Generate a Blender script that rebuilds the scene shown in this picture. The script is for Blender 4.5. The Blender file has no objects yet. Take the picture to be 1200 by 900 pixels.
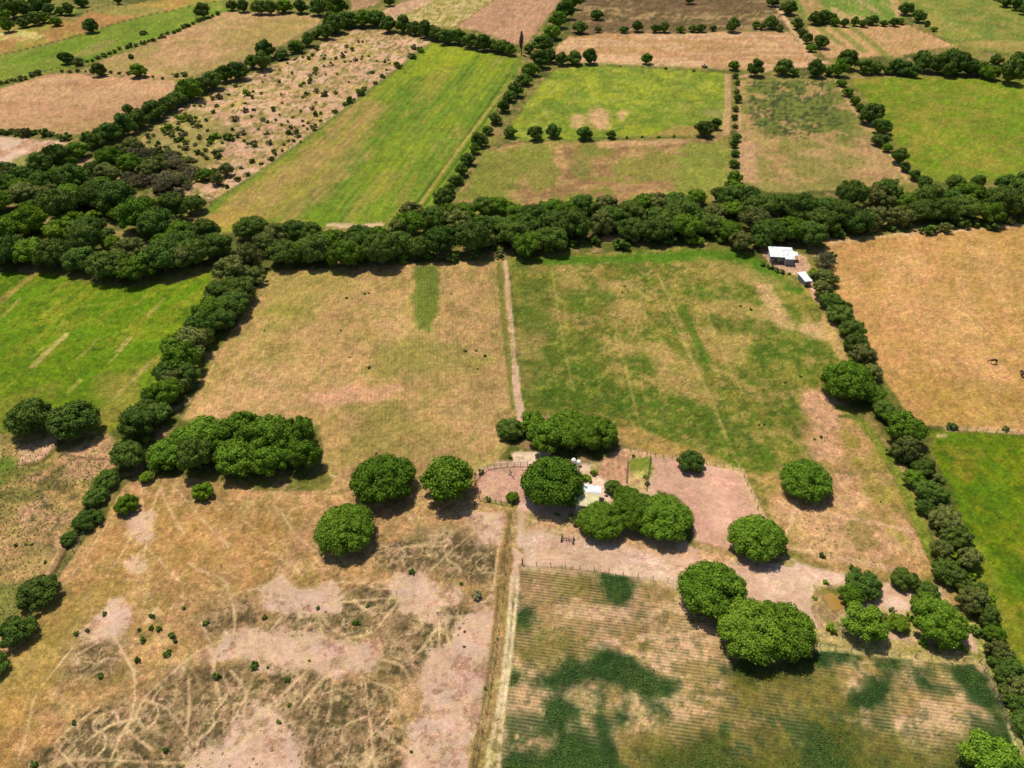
import bpy, bmesh, math, random
import numpy as np
from math import radians, sin, cos, pi, tan

# ------------------------------------------------------------------ camera, sky, sun, exposure
scene = bpy.context.scene
col = scene.collection
CAM_H, PITCH, FPX = 120.0, radians(39.5), 857.0
cam_d = bpy.data.cameras.new("camera"); cam = bpy.data.objects.new("camera", cam_d); col.objects.link(cam)
cam.location = (0, 0, CAM_H); cam.rotation_euler = (radians(90) - PITCH, 0, 0)
cam_d.sensor_width = 36; cam_d.lens = FPX/1200*36; cam_d.clip_start = 1; cam_d.clip_end = 20000
scene.camera = cam
LIGHT = np.array([0.25, -0.38, -1.0]); LIGHT /= np.linalg.norm(LIGHT)     # direction the sunlight travels
SUN_EL = math.asin(-LIGHT[2])
world = bpy.data.worlds.new("World"); scene.world = world; world.use_nodes = True
wn = world.node_tree.nodes; wl = world.node_tree.links
sky = wn.new('ShaderNodeTexSky'); sky.sky_type = 'NISHITA'; sky.sun_disc = False
sky.sun_elevation = SUN_EL
sky.sun_rotation = math.atan2(-LIGHT[0], -LIGHT[1])
wl.new(sky.outputs[0], wn['Background'].inputs[0]); wn['Background'].inputs[1].default_value = 0.10
sd = bpy.data.lights.new("sun", 'SUN'); sd.energy = 4.6; sd.angle = radians(0.5); sd.color = (1.0, 0.95, 0.86)
so = bpy.data.objects.new("sun", sd); col.objects.link(so)
from mathutils import Vector
so.rotation_euler = Vector(LIGHT).to_track_quat('-Z', 'Y').to_euler(); so.location = (-60, 100, 200)
vs = scene.view_settings; vs.view_transform = 'Standard'; vs.look = 'None'; vs.gamma = 1; vs.exposure = 0.42
KEXP = 1.93            # picture value of a flat surface of albedo 1 under this light
scene.cycles.max_bounces = 5

R = random.Random(11); NR = np.random.RandomState(5)
CT, ST = cos(PITCH), sin(PITCH)
def P(px, py, z=0.0):
    u = (px-600)/FPX; v = (450-py)/FPX
    dx, dy, dz = u, CT+v*ST, -ST+v*CT
    t = (z-CAM_H)/dz
    return (dx*t, dy*t, z)
def pxscale(x, y, z):            # photo pixels per metre at a point
    return FPX/(y*CT-(z-CAM_H)*ST)
def WP(pts): return np.array([P(a, b)[:2] for a, b in pts])

# ------------------------------------------------------------------ helpers
def tag(o, label=None, cat=None, group=None, kind=None):
    if label: o['label'] = label
    if cat: o['category'] = cat
    if group: o['group'] = group
    if kind: o['kind'] = kind
    return o
def empty(name, loc, rz=0, s=1.0):
    o = bpy.data.objects.new(name, None); col.objects.link(o)
    o.location = loc; o.rotation_euler.z = rz; o.scale = (s,)*3 if not hasattr(s, '__len__') else s
    o.empty_display_size = .5
    return o
def link(name, me, parent=None):
    o = bpy.data.objects.new(name, me); col.objects.link(o)
    if parent: o.parent = parent
    return o
def lin(c):
    c = np.asarray(c, float)/255.
    return np.where(c <= .04045, c/12.92, ((c+.055)/1.055)**2.4)
def alb(c): return tuple(float(x) for x in np.clip(lin(c)/KEXP, 0, .85))

def mat(name, c, rough=.9, spec=.2, noise=0, scale=3, metal=0, bump=0):
    m = bpy.data.materials.new(name); m.use_nodes = True
    nt = m.node_tree; b = nt.nodes['Principled BSDF']
    b.inputs['Base Color'].default_value = (*c, 1); b.inputs['Roughness'].default_value = rough
    b.inputs['Specular IOR Level'].default_value = spec; b.inputs['Metallic'].default_value = metal
    if noise:
        tc = nt.nodes.new('ShaderNodeTexCoord'); n = nt.nodes.new('ShaderNodeTexNoise')
        n.inputs['Scale'].default_value = scale; n.inputs['Detail'].default_value = 5
        nt.links.new(tc.outputs['Object'], n.inputs['Vector'])
        mx = nt.nodes.new('ShaderNodeMix'); mx.data_type = 'RGBA'
        mx.inputs[6].default_value = (*[x*(1-noise) for x in c], 1); mx.inputs[7].default_value = (*[min(1, x*(1+noise)) for x in c], 1)
        mr = nt.nodes.new('ShaderNodeMapRange'); mr.inputs[1].default_value = .35; mr.inputs[2].default_value = .65
        nt.links.new(n.outputs[0], mr.inputs[0]); nt.links.new(mr.outputs[0], mx.inputs[0])
        nt.links.new(mx.outputs[2], b.inputs['Base Color'])
        if bump:
            bp = nt.nodes.new('ShaderNodeBump'); bp.inputs['Strength'].default_value = bump; bp.inputs['Distance'].default_value = .05
            nt.links.new(n.outputs[0], bp.inputs['Height']); nt.links.new(bp.outputs[0], b.inputs['Normal'])
    return m

# ------------------------------------------------------------------ value noise
def _h(ix, iy, seed):
    n = (ix.astype(np.int64)*374761393 + iy.astype(np.int64)*668265263 + seed*1442695041) & 0xffffffff
    n = ((n ^ (n >> 13))*1274126177) & 0xffffffff
    return ((n ^ (n >> 16)) & 0xffffff)/float(0xffffff)
def vnoise(x, y, seed):
    xi = np.floor(x); yi = np.floor(y); fx = x-xi; fy = y-yi
    fx = fx*fx*(3-2*fx); fy = fy*fy*(3-2*fy)
    a = _h(xi, yi, seed); b = _h(xi+1, yi, seed); c = _h(xi, yi+1, seed); d = _h(xi+1, yi+1, seed)
    return (a*(1-fx)+b*fx)*(1-fy)+(c*(1-fx)+d*fx)*fy
def fbm(x, y, size, seed=0, octv=5, rough=.62):
    s = 0; amp = 1; tot = 0; f = 1/size
    for o in range(octv):
        s = s+amp*vnoise(x*f+o*17.3, y*f-o*9.1, seed+o*31); tot += amp; amp *= rough; f *= 2.03
    return s/tot
def sstep(a, b, x):
    t = np.clip((x-a)/(b-a), 0, 1); return t*t*(3-2*t)

# ------------------------------------------------------------------ the land: one fine sheet over the photographed farmland
PYS = np.concatenate([np.arange(1396, 1032, -6.), np.arange(1030, -112, -1.9)])
NX, NY = 960, len(PYS)
us = np.linspace(-940, 940, NX)/FPX
gx = np.empty((NY, NX)); gy = np.empty((NY, NX))
for j, py in enumerate(PYS):
    v = (450-py)/FPX; t = -CAM_H/(-ST+v*CT)
    gx[j] = us*t; gy[j] = (CT+v*ST)*t
X = gx.ravel(); Y = gy.ravel(); N = X.size
STEP = np.repeat(np.array([1.95/pxscale(0, gy[j, 0], 0) for j in range(NY)]), NX)      # local spacing in metres
C = np.zeros((N, 3)); RA = np.zeros(N); RP = np.zeros(N); TU = np.zeros(N); Z = np.zeros(N)

def box(wp, m):
    return np.nonzero((X > wp[:, 0].min()-m) & (X < wp[:, 0].max()+m) & (Y > wp[:, 1].min()-m) & (Y < wp[:, 1].max()+m))[0]
def sdf(wp, ix):
    x = X[ix]; y = Y[ix]; d2 = np.full(x.shape, 1e18); ins = np.zeros(x.shape, bool); n = len(wp)
    for i in range(n):
        ax, ay = wp[i]; bx, by = wp[(i+1) % n]; ex, ey = bx-ax, by-ay
        t = np.clip(((x-ax)*ex+(y-ay)*ey)/(ex*ex+ey*ey+1e-12), 0, 1)
        d2 = np.minimum(d2, (x-ax-t*ex)**2+(y-ay-t*ey)**2)
        c = (ay > y) != (by > y)
        with np.errstate(divide='ignore', invalid='ignore'):
            xi = (bx-ax)*(y-ay)/(by-ay)+ax
        ins ^= c & (x < xi)
    d = np.sqrt(d2); return np.where(ins, -d, d)
SEED = [100]
def seed(): SEED[0] += 7; return SEED[0]
def mask(pts, soft=1.0, warp=1.0, wsize=6):
    wp = WP(pts); ix = box(wp, soft+warp+1); d = sdf(wp, ix)
    if warp: d = d+(fbm(X[ix], Y[ix], wsize, seed())-.5)*2*warp
    return ix, 1-sstep(-soft, soft, d)
def blend(ix, w, c):
    C[ix] = C[ix]*(1-w[:, None])+np.asarray(c, float)*w[:, None]
def paint(pts, c, soft=.6, warp=.8, a=1.0, wsize=6, clear=True):
    ix, w = mask(pts, soft*.55, warp*1.2, wsize); blend(ix, w*a, c)
    if clear: RA[ix] *= 1-w*a; TU[ix] *= 1-w*a
def mottle(pts, c, a=1., size=8, lo=.45, hi=.6, soft=1.2, warp=2, stretch=None, octv=5):
    lo, hi = (lo+hi)/2-(hi-lo)*.34, (lo+hi)/2+(hi-lo)*.34
    ix, w = mask(pts, soft, warp)
    x, y = X[ix], Y[ix]
    if stretch:
        d = np.array(P(*stretch[1])[:2])-np.array(P(*stretch[0])[:2]); d /= np.linalg.norm(d); k = stretch[2]
        x, y = (x*d[0]+y*d[1])/k, (-x*d[1]+y*d[0])
    n = fbm(x, y, size, seed(), octv)
    blend(ix, w*a*sstep(lo, hi, n), c)
def blob(cx, cy, rx, ry, c, a=1., warp=None, soft=None, rot=0):
    pts = []
    for k in range(14):
        t = k*2*pi/14; x = rx*cos(t); y = ry*sin(t)
        pts.append((cx+x*cos(rot)-y*sin(rot), cy+x*sin(rot)+y*cos(rot)))
    s = pxscale(*P(cx, cy)); m = min(rx, ry)/s
    ix, w = mask(pts, soft if soft is not None else m*.5, warp if warp is not None else m*.7, max(2, m*.9)); blend(ix, w*a, c); return ix, w
def segd(wp, ix, closed=False):
    x = X[ix]; y = Y[ix]; d2 = np.full(x.shape, 1e18)
    for i in range(len(wp)-1):
        ax, ay = wp[i]; ex, ey = wp[i+1]-wp[i]
        t = np.clip(((x-ax)*ex+(y-ay)*ey)/(ex*ex+ey*ey+1e-12), 0, 1)
        d2 = np.minimum(d2, (x-ax-t*ex)**2+(y-ay-t*ey)**2)
    return np.sqrt(d2)
def smooth(pts, k=6):
    if len(pts) < 3: return pts
    p = [np.array(q, float) for q in pts]; p = [2*p[0]-p[1]]+p+[2*p[-1]-p[-2]]; out = []
    for i in range(1, len(p)-2):
        for j in range(k):
            t = j/k; a, b, c_, d = p[i-1], p[i], p[i+1], p[i+2]
            out.append(tuple(.5*(2*b+(c_-a)*t+(2*a-5*b+4*c_-d)*t*t+(3*b-a-3*c_+d)*t**3)))
    out.append(tuple(p[-2])); return out
def stroke(pts, width, c, a=1., soft=.5, warp=.35, h=0, patchy=0, sm=True):
    wp = WP(smooth(pts) if sm else pts); ix = box(wp, width+soft+warp+1); d = segd(wp, ix)
    d = d+(fbm(X[ix], Y[ix], 3, seed())-.5)*2*min(warp, width*.6)
    hw = np.maximum(width/2, STEP[ix]*.5); al = a*np.clip(width/(2*hw), .4, 1)
    w = 1-sstep(hw-np.minimum(soft, width)*.4, hw+np.minimum(soft, width)*.3+STEP[ix]*.25, d)
    if patchy: w = w*(1-patchy*sstep(.45, .6, fbm(X[ix], Y[ix], 5, seed())))
    if c is not None: blend(ix, w*al, c); RA[ix] *= 1-w; TU[ix] *= 1-w
    if h: Z[ix] += h*w
def relief(pts, amp, size, soft=3):
    ix, w = mask(pts, soft, 0); Z[ix] += w*amp*(fbm(X[ix], Y[ix], size, seed())-.5)*2
def rows(pts, a, b, period, amp, soft=1.5, vary=.5, vsize=14):
    ix, w = mask(pts, soft, .5)
    p0 = np.array(P(*a)[:2]); d = np.array(P(*b)[:2])-p0; d /= np.linalg.norm(d)
    RP[ix] = (-(X[ix]-p0[0])*d[1]+(Y[ix]-p0[1])*d[0])/period
    RA[ix] = np.maximum(RA[ix], w*amp*(1-vary*sstep(.35, .65, fbm(X[ix], Y[ix], vsize, seed()))))
def tufts(pts, a, size=10, lo=.4, hi=.6, soft=2):
    ix, w = mask(pts, soft, 1.5); TU[ix] = np.maximum(TU[ix], w*a*sstep(lo, hi, fbm(X[ix], Y[ix], size, seed())))

# colours as they look in full sun (turned into albedo further down)
PINK = (231, 187, 152); PINK2 = (238, 202, 170); TAN = (198, 152, 98); OCHRE = (196, 146, 78); STRAW = (206, 172, 112)
GREEN = (108, 136, 22); LIME = (140, 158, 26); OLIVE = (134, 126, 56); MOSS = (92, 96, 44); DKGREEN = (44, 74, 32); BROWN = (136, 104, 70)
YGREEN = (134, 142, 36); GREY = (150, 132, 100)

# floor under the hedges and woods
n = fbm(X, Y, 14, 3); n2 = fbm(X, Y, 4, 5)
C[:] = np.array(OLIVE)*1.0
w = sstep(.42, .6, n)[:, None]; C[:] = C*(1-w)+np.array((96, 100, 40))*w
w = (sstep(.55, .68, n2)*.8)[:, None]; C[:] = C*(1-w)+np.array((176, 140, 96))*w
TU[:] = .3

FIELDS = []          # (object name, label-free list of polygons in priority order)
def field(name, pts): FIELDS.append((name, WP(pts)))

# --- far rows of fields (top of the view)
f = [(-260, -110), (60, -110), (300, -110), (240, -10), (90, -2), (0, 5), (-260, 50)]; paint(f, (128, 128, 52)); mottle(f, (170, 146, 84), .8, 14)
f = [(-260, 20), (-40, 30), (60, 22), (90, 26), (100, 12), (180, 2), (252, -14), (300, -60), (330, -60), (262, 2), (160, 20), (60, 50), (-40, 72), (-260, 120)]
paint(f, (186, 150, 72)); mottle(f, (150, 146, 56), .8, 18); blob(20, 42, 32, 6, (206, 190, 110)); mottle(f, (180, 126, 78), .7, 20); field('field', f)
blob(40, 12, 60, 6, (128, 140, 50), .8); blob(150, 12, 45, 6, (150, 138, 70), .8)
stroke([(88, 18), (120, 8), (150, -2), (200, -22)], 1.5, (70, 82, 34), .9)
f = [(-260, 128), (-40, 72), (60, 52), (160, 21), (262, 0), (300, -30), (320, -20), (266, 14), (180, 47), (100, 76), (60, 84), (0, 103), (-260, 190)]
paint(f, (128, 142, 44)); mottle(f, (106, 138, 26), .5, 8, stretch=((0, 90), (160, 40), 3)); mottle(f, (150, 150, 66), .8, 12, .5, .62, stretch=((0, 90), (160, 40), 3)); field('field', f)
blob(112, 57, 26, 6, (160, 146, 76), .7, rot=-.35)
stroke([(-40, 74), (60, 50), (160, 21), (262, 0)], 1.6, (78, 84, 34), .8)
stroke([(0, 102), (55, 83), (100, 75)], 2.2, (92, 104, 40), .9, h=.3)
f = [(108, 76), (180, 48), (262, 15), (330, 15), (372, 20), (376, 27), (330, 52), (290, 68), (215, 92), (190, 94), (110, 86)]
paint(f, (192, 150, 98)); mottle(f, (170, 146, 82), .9, 22); mottle(f, (206, 160, 112), .6, 14, stretch=((180, 60), (340, 30), 4)); field('field', f); rows(f, (180, 60), (330, 30), 3, .12)
paint([(300, 22), (372, 22), (330, 50), (250, 60)], (166, 142, 74), a=.6, soft=6, warp=6)
f = [(-260, 192), (0, 104), (58, 86), (108, 88), (205, 95), (206, 100), (190, 120), (132, 148), (90, 158), (0, 152), (-260, 150)]
paint(f, (198, 150, 104)); mottle(f, (188, 150, 92), .8, 16, stretch=((0, 120), (180, 110), 4)); mottle(f, (212, 164, 118), .7, 9, stretch=((0, 120), (180, 110), 4)); field('field', f); rows(f, (0, 120), (180, 110), 3, .15)
f = [(-260, 166), (0, 161), (82, 166), (66, 180), (20, 194), (-260, 215)]
paint(f, (206, 160, 122)); mottle(f, PINK2, .8, 9); paint([(20, 182), (70, 178), (50, 194), (10, 200)], (140, 142, 60), a=.8, soft=3, warp=3); field('field', f)
f = [(262, -110), (300, -60), (400, -30), (400, 0), (390, 18), (262, 8), (250, -20)]; paint(f, (130, 128, 56))
f = [(405, -110), (560, -110), (540, -20), (450, -4), (440, 6), (412, 12)]; paint(f, (178, 138, 96)); field('field', f)
f = [(448, 12), (512, -12), (560, -30), (600, -30), (580, -2), (556, 16), (530, 32), (500, 33), (455, 22)]
paint(f, (200, 172, 112)); mottle(f, (150, 140, 66), .9, 3, .45, .55); tufts(f, .9, 4); field('field', f)
paint([(448, 12), (512, -12), (505, 3), (462, 22)], (204, 160, 122), a=.9)
f = [(590, -110), (760, -110), (664, -10), (640, 22), (620, 48), (604, 52), (560, 36), (534, 32), (560, 14), (580, 0)]
paint(f, (186, 140, 102)); mottle(f, (202, 154, 114), .8, 7, stretch=((600, 20), (650, 0), 4)); field('ploughed_field', f); rows(f, (560, 25), (640, 5), 3.4, .3)
f = [(700, -110), (960, -110), (905, -10), (918, 16), (924, 34), (668, 42), (676, 12), (690, -15)]
paint(f, (128, 100, 66)); mottle(f, (172, 142, 92), .85, 10, .48, .62, stretch=((700, 10), (900, 10), 3)); mottle(f, (98, 84, 46), .8, 4, .48, .6); tufts(f, .8); field('field', f)
f = [(666, 44), (700, 40), (925, 37), (952, 70), (950, 78), (870, 82), (700, 74), (645, 70), (655, 52)]
paint(f, (200, 152, 104)); mottle(f, (190, 146, 92), .8, 10, stretch=((700, 60), (900, 60), 5)); mottle(f, (222, 180, 134), .7, 6, stretch=((700, 60), (900, 60), 5)); field('field', f)
stroke([(640, 74), (720, 75), (800, 79), (905, 84)], 2.5, (150, 146, 78), .8); stroke([(700, 80), (850, 86)], .8, (120, 110, 60), .7)
f = [(930, -60), (1010, -110), (1080, -110), (1040, -10), (1062, 22), (1000, 26), (945, 22), (932, 8)]
paint(f, (122, 142, 52)); mottle(f, (188, 156, 100), .95, 9, .48, .6, stretch=((990, 0), (1020, 22), 4)); paint([(930, -10), (952, -10), (968, 12), (948, 22)], (190, 148, 92), soft=2, a=.8); field('field', f)
paint([(1035, -20), (1048, -20), (1065, 18), (1050, 20)], (196, 152, 104), a=.8, soft=2)
f = [(945, 31), (1062, 29), (1120, 54), (1090, 58), (1050, 66), (968, 68), (955, 50)]
paint(f, (202, 156, 106)); mottle(f, (186, 150, 88), .7, 8); field('field', f)
for a, b in (((958, 32), (985, 52)), ((976, 31), (1012, 60)), ((996, 30), (1042, 68))): stroke([a, ((a[0]+b[0])/2+1, (a[1]+b[1])/2), b], 5, (128, 134, 54), .75, soft=2)
f = [(1040, -110), (1500, -110), (1500, 100), (1230, 70), (1120, 54), (1075, 24), (1040, -10)]
paint(f, (138, 140, 54)); mottle(f, (158, 146, 66), .9, 16, stretch=((1100, 10), (1180, 40), 4)); mottle(f, (112, 132, 44), .8, 10, .5, .62); field('field', f); rows(f, (1060, 0), (1180, 50), 4, .12)
paint([(1118, 52), (1150, 46), (1230, 50), (1230, 66)], (184, 148, 86), a=.6, soft=3)
# --- second row of fields
f = [(648, 84), (680, 76), (760, 80), (852, 86), (856, 150), (838, 158), (730, 160), (600, 164), (594, 158), (612, 128), (630, 104)]
paint(f, (132, 145, 44)); mottle(f, (114, 134, 40), .8, 7, .46, .6); mottle(f, (160, 164, 44), .8, 10, .48, .62); mottle(f, (168, 160, 74), .5, 4, .55, .66); tufts(f, .25); field('field', f)
blob(703, 140, 13, 13, (204, 160, 110)); blob(677, 142, 8, 9, (206, 164, 112), .9); blob(729, 135, 6, 7, (204, 168, 112), .9); blob(836, 133, 12, 5, (160, 148, 84), .8); blob(803, 126, 10, 5, (164, 156, 70), .7)
paint([(790, 148), (856, 148), (856, 160), (760, 160)], (186, 152, 86), a=.8, soft=2)
stroke([(853, 88), (853, 120), (850, 158)], 3.2, (200, 158, 108), .9); stroke([(602, 164), (700, 163), (800, 160)], 1.6, (124, 130, 50), .8)
f = [(596, 168), (700, 166), (810, 162), (852, 162), (858, 200), (860, 222), (820, 232), (760, 240), (690, 244), (590, 240), (528, 236), (560, 196), (572, 180)]
paint(f, (178, 142, 88)); mottle(f, (150, 114, 72), .8, 6, .46, .6); mottle(f, (138, 134, 56), .8, 12, .5, .6); field('field', f); tufts(f, .3)
paint([(528, 236), (572, 178), (650, 170), (640, 184), (600, 215), (600, 242)], (132, 134, 52), a=.85, soft=5, warp=6)
paint([(800, 168), (856, 164), (860, 222), (780, 236)], (140, 146, 56), a=.85, soft=5, warp=6); paint([(678, 168), (700, 172), (690, 210), (672, 205)], (118, 124, 48), a=.6, soft=4, warp=4)
paint([(700, 166), (812, 162), (806, 168), (702, 174)], (208, 162, 112), a=.8, soft=1.5)
f = [(868, 94), (980, 92), (1002, 130), (1024, 152), (1062, 204), (1064, 214), (1000, 222), (900, 226), (868, 212), (866, 150)]
paint(f, (150, 138, 68)); paint([(872, 94), (980, 94), (1004, 140), (1000, 165), (900, 160), (876, 140)], (108, 118, 44), a=.85, soft=6, warp=6)
mottle(f, (184, 148, 92), .9, 9, .5, .62); tufts([(872, 94), (970, 94), (985, 150), (940, 168), (880, 145)], 1., 5, .3, .5); mottle([(876, 96), (970, 94), (985, 145), (940, 166), (880, 150)], (64, 76, 34), .85, 2.0, .5, .58); field('field', f)
paint([(866, 165), (884, 165), (890, 215), (868, 212)], (204, 158, 112), a=.85, soft=3); paint([(1000, 160), (1030, 160), (1062, 206), (1030, 216)], (184, 144, 96), a=.75, soft=5, warp=5); rows(f, (900, 200), (900, 120), 3, .12)
stroke([(980, 93), (1000, 128), (1024, 152), (1050, 190), (1064, 214)], 1.6, (204, 160, 112), .9); stroke([(866, 95), (866, 210)], 1.5, (206, 160, 114), .8)
f = [(996, 93), (1080, 90), (1180, 94), (1500, 110), (1500, 220), (1200, 212), (1120, 214), (1082, 212), (1056, 178), (1042, 150), (1020, 122)]
paint(f, (126, 137, 38)); mottle(f, (142, 142, 44), .8, 12, stretch=((1020, 120), (1180, 130), 3)); mottle(f, (158, 140, 56), .55, 9, .52, .64); mottle(f, (112, 138, 24), .7, 7, .5, .62); field('field', f)
# --- the long green strip and the scrub lot beside it
STRIP = [(506, 50), (612, 70), (602, 92), (528, 222), (504, 258), (460, 264), (380, 266), (330, 270), (240, 272), (232, 262), (252, 236), (300, 206)]
paint(STRIP, (122, 142, 32)); field('field', STRIP)
paint([(420, 112), (455, 118), (410, 190), (345, 262), (250, 262), (235, 255), (300, 215), (365, 165)], (176, 142, 78), soft=9, warp=9, a=.85)
mottle(STRIP, (142, 154, 28), .7, 9, .48, .6, stretch=((580, 90), (470, 262), 6)); mottle(STRIP, (98, 130, 24), .6, 7, .5, .62, stretch=((580, 90), (470, 262), 7)); mottle(STRIP, (168, 146, 70), .5, 7, .52, .64, stretch=((580, 90), (470, 262), 6))
paint([(506, 51), (560, 60), (540, 76), (480, 90)], (150, 160, 26), a=.7, soft=5, warp=4)
paint([(430, 118), (465, 122), (420, 190), (350, 258), (255, 262), (238, 256), (300, 220), (365, 170)], (172, 142, 80), soft=9, warp=9, a=.5)
rows(STRIP, (590, 80), (470, 262), 3.2, .14)
for a, b in (((604, 88), (482, 262)), ((598, 86), (470, 262))): stroke([a, ((a[0]+b[0])/2+2, (a[1]+b[1])/2), b], 1.1, (84, 106, 28), .8)
stroke([(601, 94), (545, 165), (476, 262)], 1.3, (190, 156, 88), .75)
stroke([(388, 263), (420, 265), (445, 263)], 3.2, (222, 186, 142), .95); paint([(236, 268), (262, 240), (300, 250), (270, 272)], (186, 150, 70), a=.6, soft=4)
SCRUB = [(412, 36), (440, 34), (500, 46), (506, 50), (440, 100), (380, 146), (320, 190), (252, 234), (238, 232), (190, 222), (150, 215), (140, 190), (170, 160), (205, 130), (260, 104), (310, 80), (350, 66), (385, 48)]
paint(SCRUB, (212, 164, 124)); mottle(SCRUB, (196, 164, 96), .9, 9, .46, .6); mottle(SCRUB, (226, 182, 146), .7, 7); tufts(SCRUB, 1., 6, .35, .5); mottle(SCRUB, (112, 108, 48), .8, 2.2, .55, .64); field('scrubland', SCRUB)
paint([(140, 190), (180, 150), (230, 128), (270, 150), (240, 215), (180, 224)], (160, 146, 76), soft=6, warp=6, a=.75); mottle(SCRUB, (140, 132, 60), .6, 5, .54, .66)
stroke([(506, 50), (440, 101), (380, 147), (320, 191), (252, 236)], 2.5, (124, 130, 54), .85)
# --- the main fields
LEFTG = [(-260, 310), (-60, 318), (0, 320), (60, 322), (100, 332), (150, 336), (210, 332), (248, 318), (246, 340), (226, 370), (200, 420), (178, 452), (150, 490), (128, 506), (60, 508), (0, 505), (-260, 500)]
paint(LEFTG, (106, 132, 18)); mottle(LEFTG, (124, 140, 26), .8, 12, .42, .64); mottle(LEFTG, (94, 132, 14), .6, 7, .44, .66); mottle(LEFTG, (142, 138, 38), .6, 6, .50, .68, stretch=((0, 360), (60, 322), 3)); field('field', LEFTG)
mottle(LEFTG, (76, 104, 16), .6, 1.8, .55, .66)
paint([(120, 440), (190, 420), (150, 490), (128, 506), (100, 500)], (156, 140, 60), a=.8, soft=5, warp=5); paint([(-60, 470), (60, 452), (60, 505), (-60, 505)], (150, 136, 56), a=.5, soft=8, warp=8)
stroke([(38, 430), (60, 408), (77, 393)], 1.8, (190, 168, 100), .85); stroke([(140, 410), (152, 396)], 1.5, (190, 168, 100), .7); stroke([(-30, 372), (0, 352), (40, 322)], 2.2, (168, 138, 72), .8); stroke([(-30, 362), (2, 342), (30, 322)], .8, (74, 92, 20), .8); stroke([(60, 345), (82, 328)], .9, (160, 140, 60), .6)
stroke([(95, 360), (145, 352)], 1.2, (150, 150, 50), .5); stroke([(130, 470), (150, 450), (175, 425)], 1.2, (184, 160, 96), .6)
for k in range(26):
    x = R.uniform(0, 200); y = R.uniform(345, 480); l = R.uniform(8, 24)
    if x > 210-(y-340)*.5: continue
    stroke([(x, y), (x+l*.55, y-l*.5), (x+l, y-l)], R.uniform(.5, 1.1), R.choice([(156, 156, 44), (88, 120, 18), (176, 154, 84)]), .6)
MID = [(316, 318), (400, 314), (500, 308), (590, 306), (598, 380), (606, 478), (590, 500), (580, 540), (560, 560), (480, 555), (380, 552), (375, 500), (330, 486), (214, 492), (226, 470), (246, 430), (280, 375), (300, 340)]
paint(MID, (189, 151, 92)); mottle(MID, (174, 147, 80), .9, 16, .45, .6); mottle(MID, (202, 160, 104), .5, 7, .48, .62); mottle(MID, (148, 128, 66), .6, 3, .54, .66); field('field', MID)
paint([(316, 318), (420, 314), (400, 340), (340, 375), (300, 372)], (160, 144, 66), a=.65, soft=8, warp=8)
paint([(487, 312), (515, 311), (512, 350), (506, 390), (488, 385), (485, 345)], (104, 120, 38), a=.9, soft=2, warp=1.5)
paint([(460, 395), (560, 400), (560, 430), (440, 435)], (140, 134, 58), a=.55, soft=6, warp=6); paint([(415, 475), (480, 472), (486, 540), (400, 540)], (142, 130, 58), a=.55, soft=6, warp=5); blob(335, 364, 22, 6, (142, 140, 50), .6)
paint([(360, 462), (440, 450), (480, 456), (440, 470), (370, 480)], (216, 162, 118), a=.9, soft=3, warp=3); paint([(300, 440), (360, 425), (360, 480), (240, 490), (230, 476)], (200, 158, 104), a=.5, soft=8, warp=7); paint([(430, 380), (480, 375), (480, 395), (440, 395)], (212, 166, 112), a=.6, soft=4, warp=4)
rows(MID, (490, 540), (487, 315), .95, .13, vary=.5); tufts(MID, .28, 12, .45, .62)
stroke([(585, 308), (589, 360), (596, 420), (602, 478)], 1.6, (112, 116, 44), .7)
RIGHTG = [(600, 304), (640, 300), (716, 296), (800, 290), (868, 292), (905, 310), (948, 334), (962, 372), (985, 400), (990, 425), (970, 440), (960, 462), (985, 480), (1020, 500), (1045, 545), (1072, 590), (1090, 640), (1104, 678), (1040, 672), (960, 652), (910, 628), (900, 600), (870, 552), (800, 535), (765, 535), (730, 512), (715, 495), (640, 482), (612, 478), (606, 400)]
paint(RIGHTG, (136, 128, 50)); mottle(RIGHTG, (100, 116, 34), .8, 10, .42, .6); mottle(RIGHTG, (178, 146, 84), .7, 7, .5, .64); mottle(RIGHTG, (80, 100, 30), .6, 2, .5, .62); mottle(RIGHTG, (168, 150, 74), .6, 1.6, .54, .64); field('field', RIGHTG)
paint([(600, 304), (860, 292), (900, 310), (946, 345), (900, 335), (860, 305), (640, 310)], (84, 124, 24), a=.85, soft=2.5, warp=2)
paint([(612, 310), (640, 310), (645, 345), (650, 410), (645, 470), (615, 470), (612, 420)], (84, 106, 30), a=.5, soft=5, warp=6)
for q in ([(655, 310), (680, 312), (682, 335), (665, 345), (652, 335)], [(700, 328), (755, 325), (760, 340), (700, 342)], [(715, 345), (750, 345), (752, 375), (712, 372)], [(720, 405), (770, 402), (810, 430), (826, 466), (775, 468), (760, 430)], [(808, 352), (860, 350), (905, 358), (900, 372), (870, 368), (825, 372)], [(820, 390), (870, 388), (880, 410), (850, 425), (825, 410)], [(608, 385), (635, 400), (635, 425), (606, 420)], [(820, 305), (880, 312), (930, 335), (900, 340), (840, 325)], [(700, 395), (735, 400), (740, 415), (705, 410)]):
    paint(q, (192, 156, 92), a=.6, soft=4, warp=5)
paint([(884, 332), (900, 335), (925, 370), (940, 392), (920, 390), (900, 372)], (212, 168, 118), a=.8, soft=2.5, warp=2); paint([(930, 378), (975, 378), (975, 398), (945, 398)], (214, 168, 120), a=.8, soft=3, warp=3)
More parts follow.
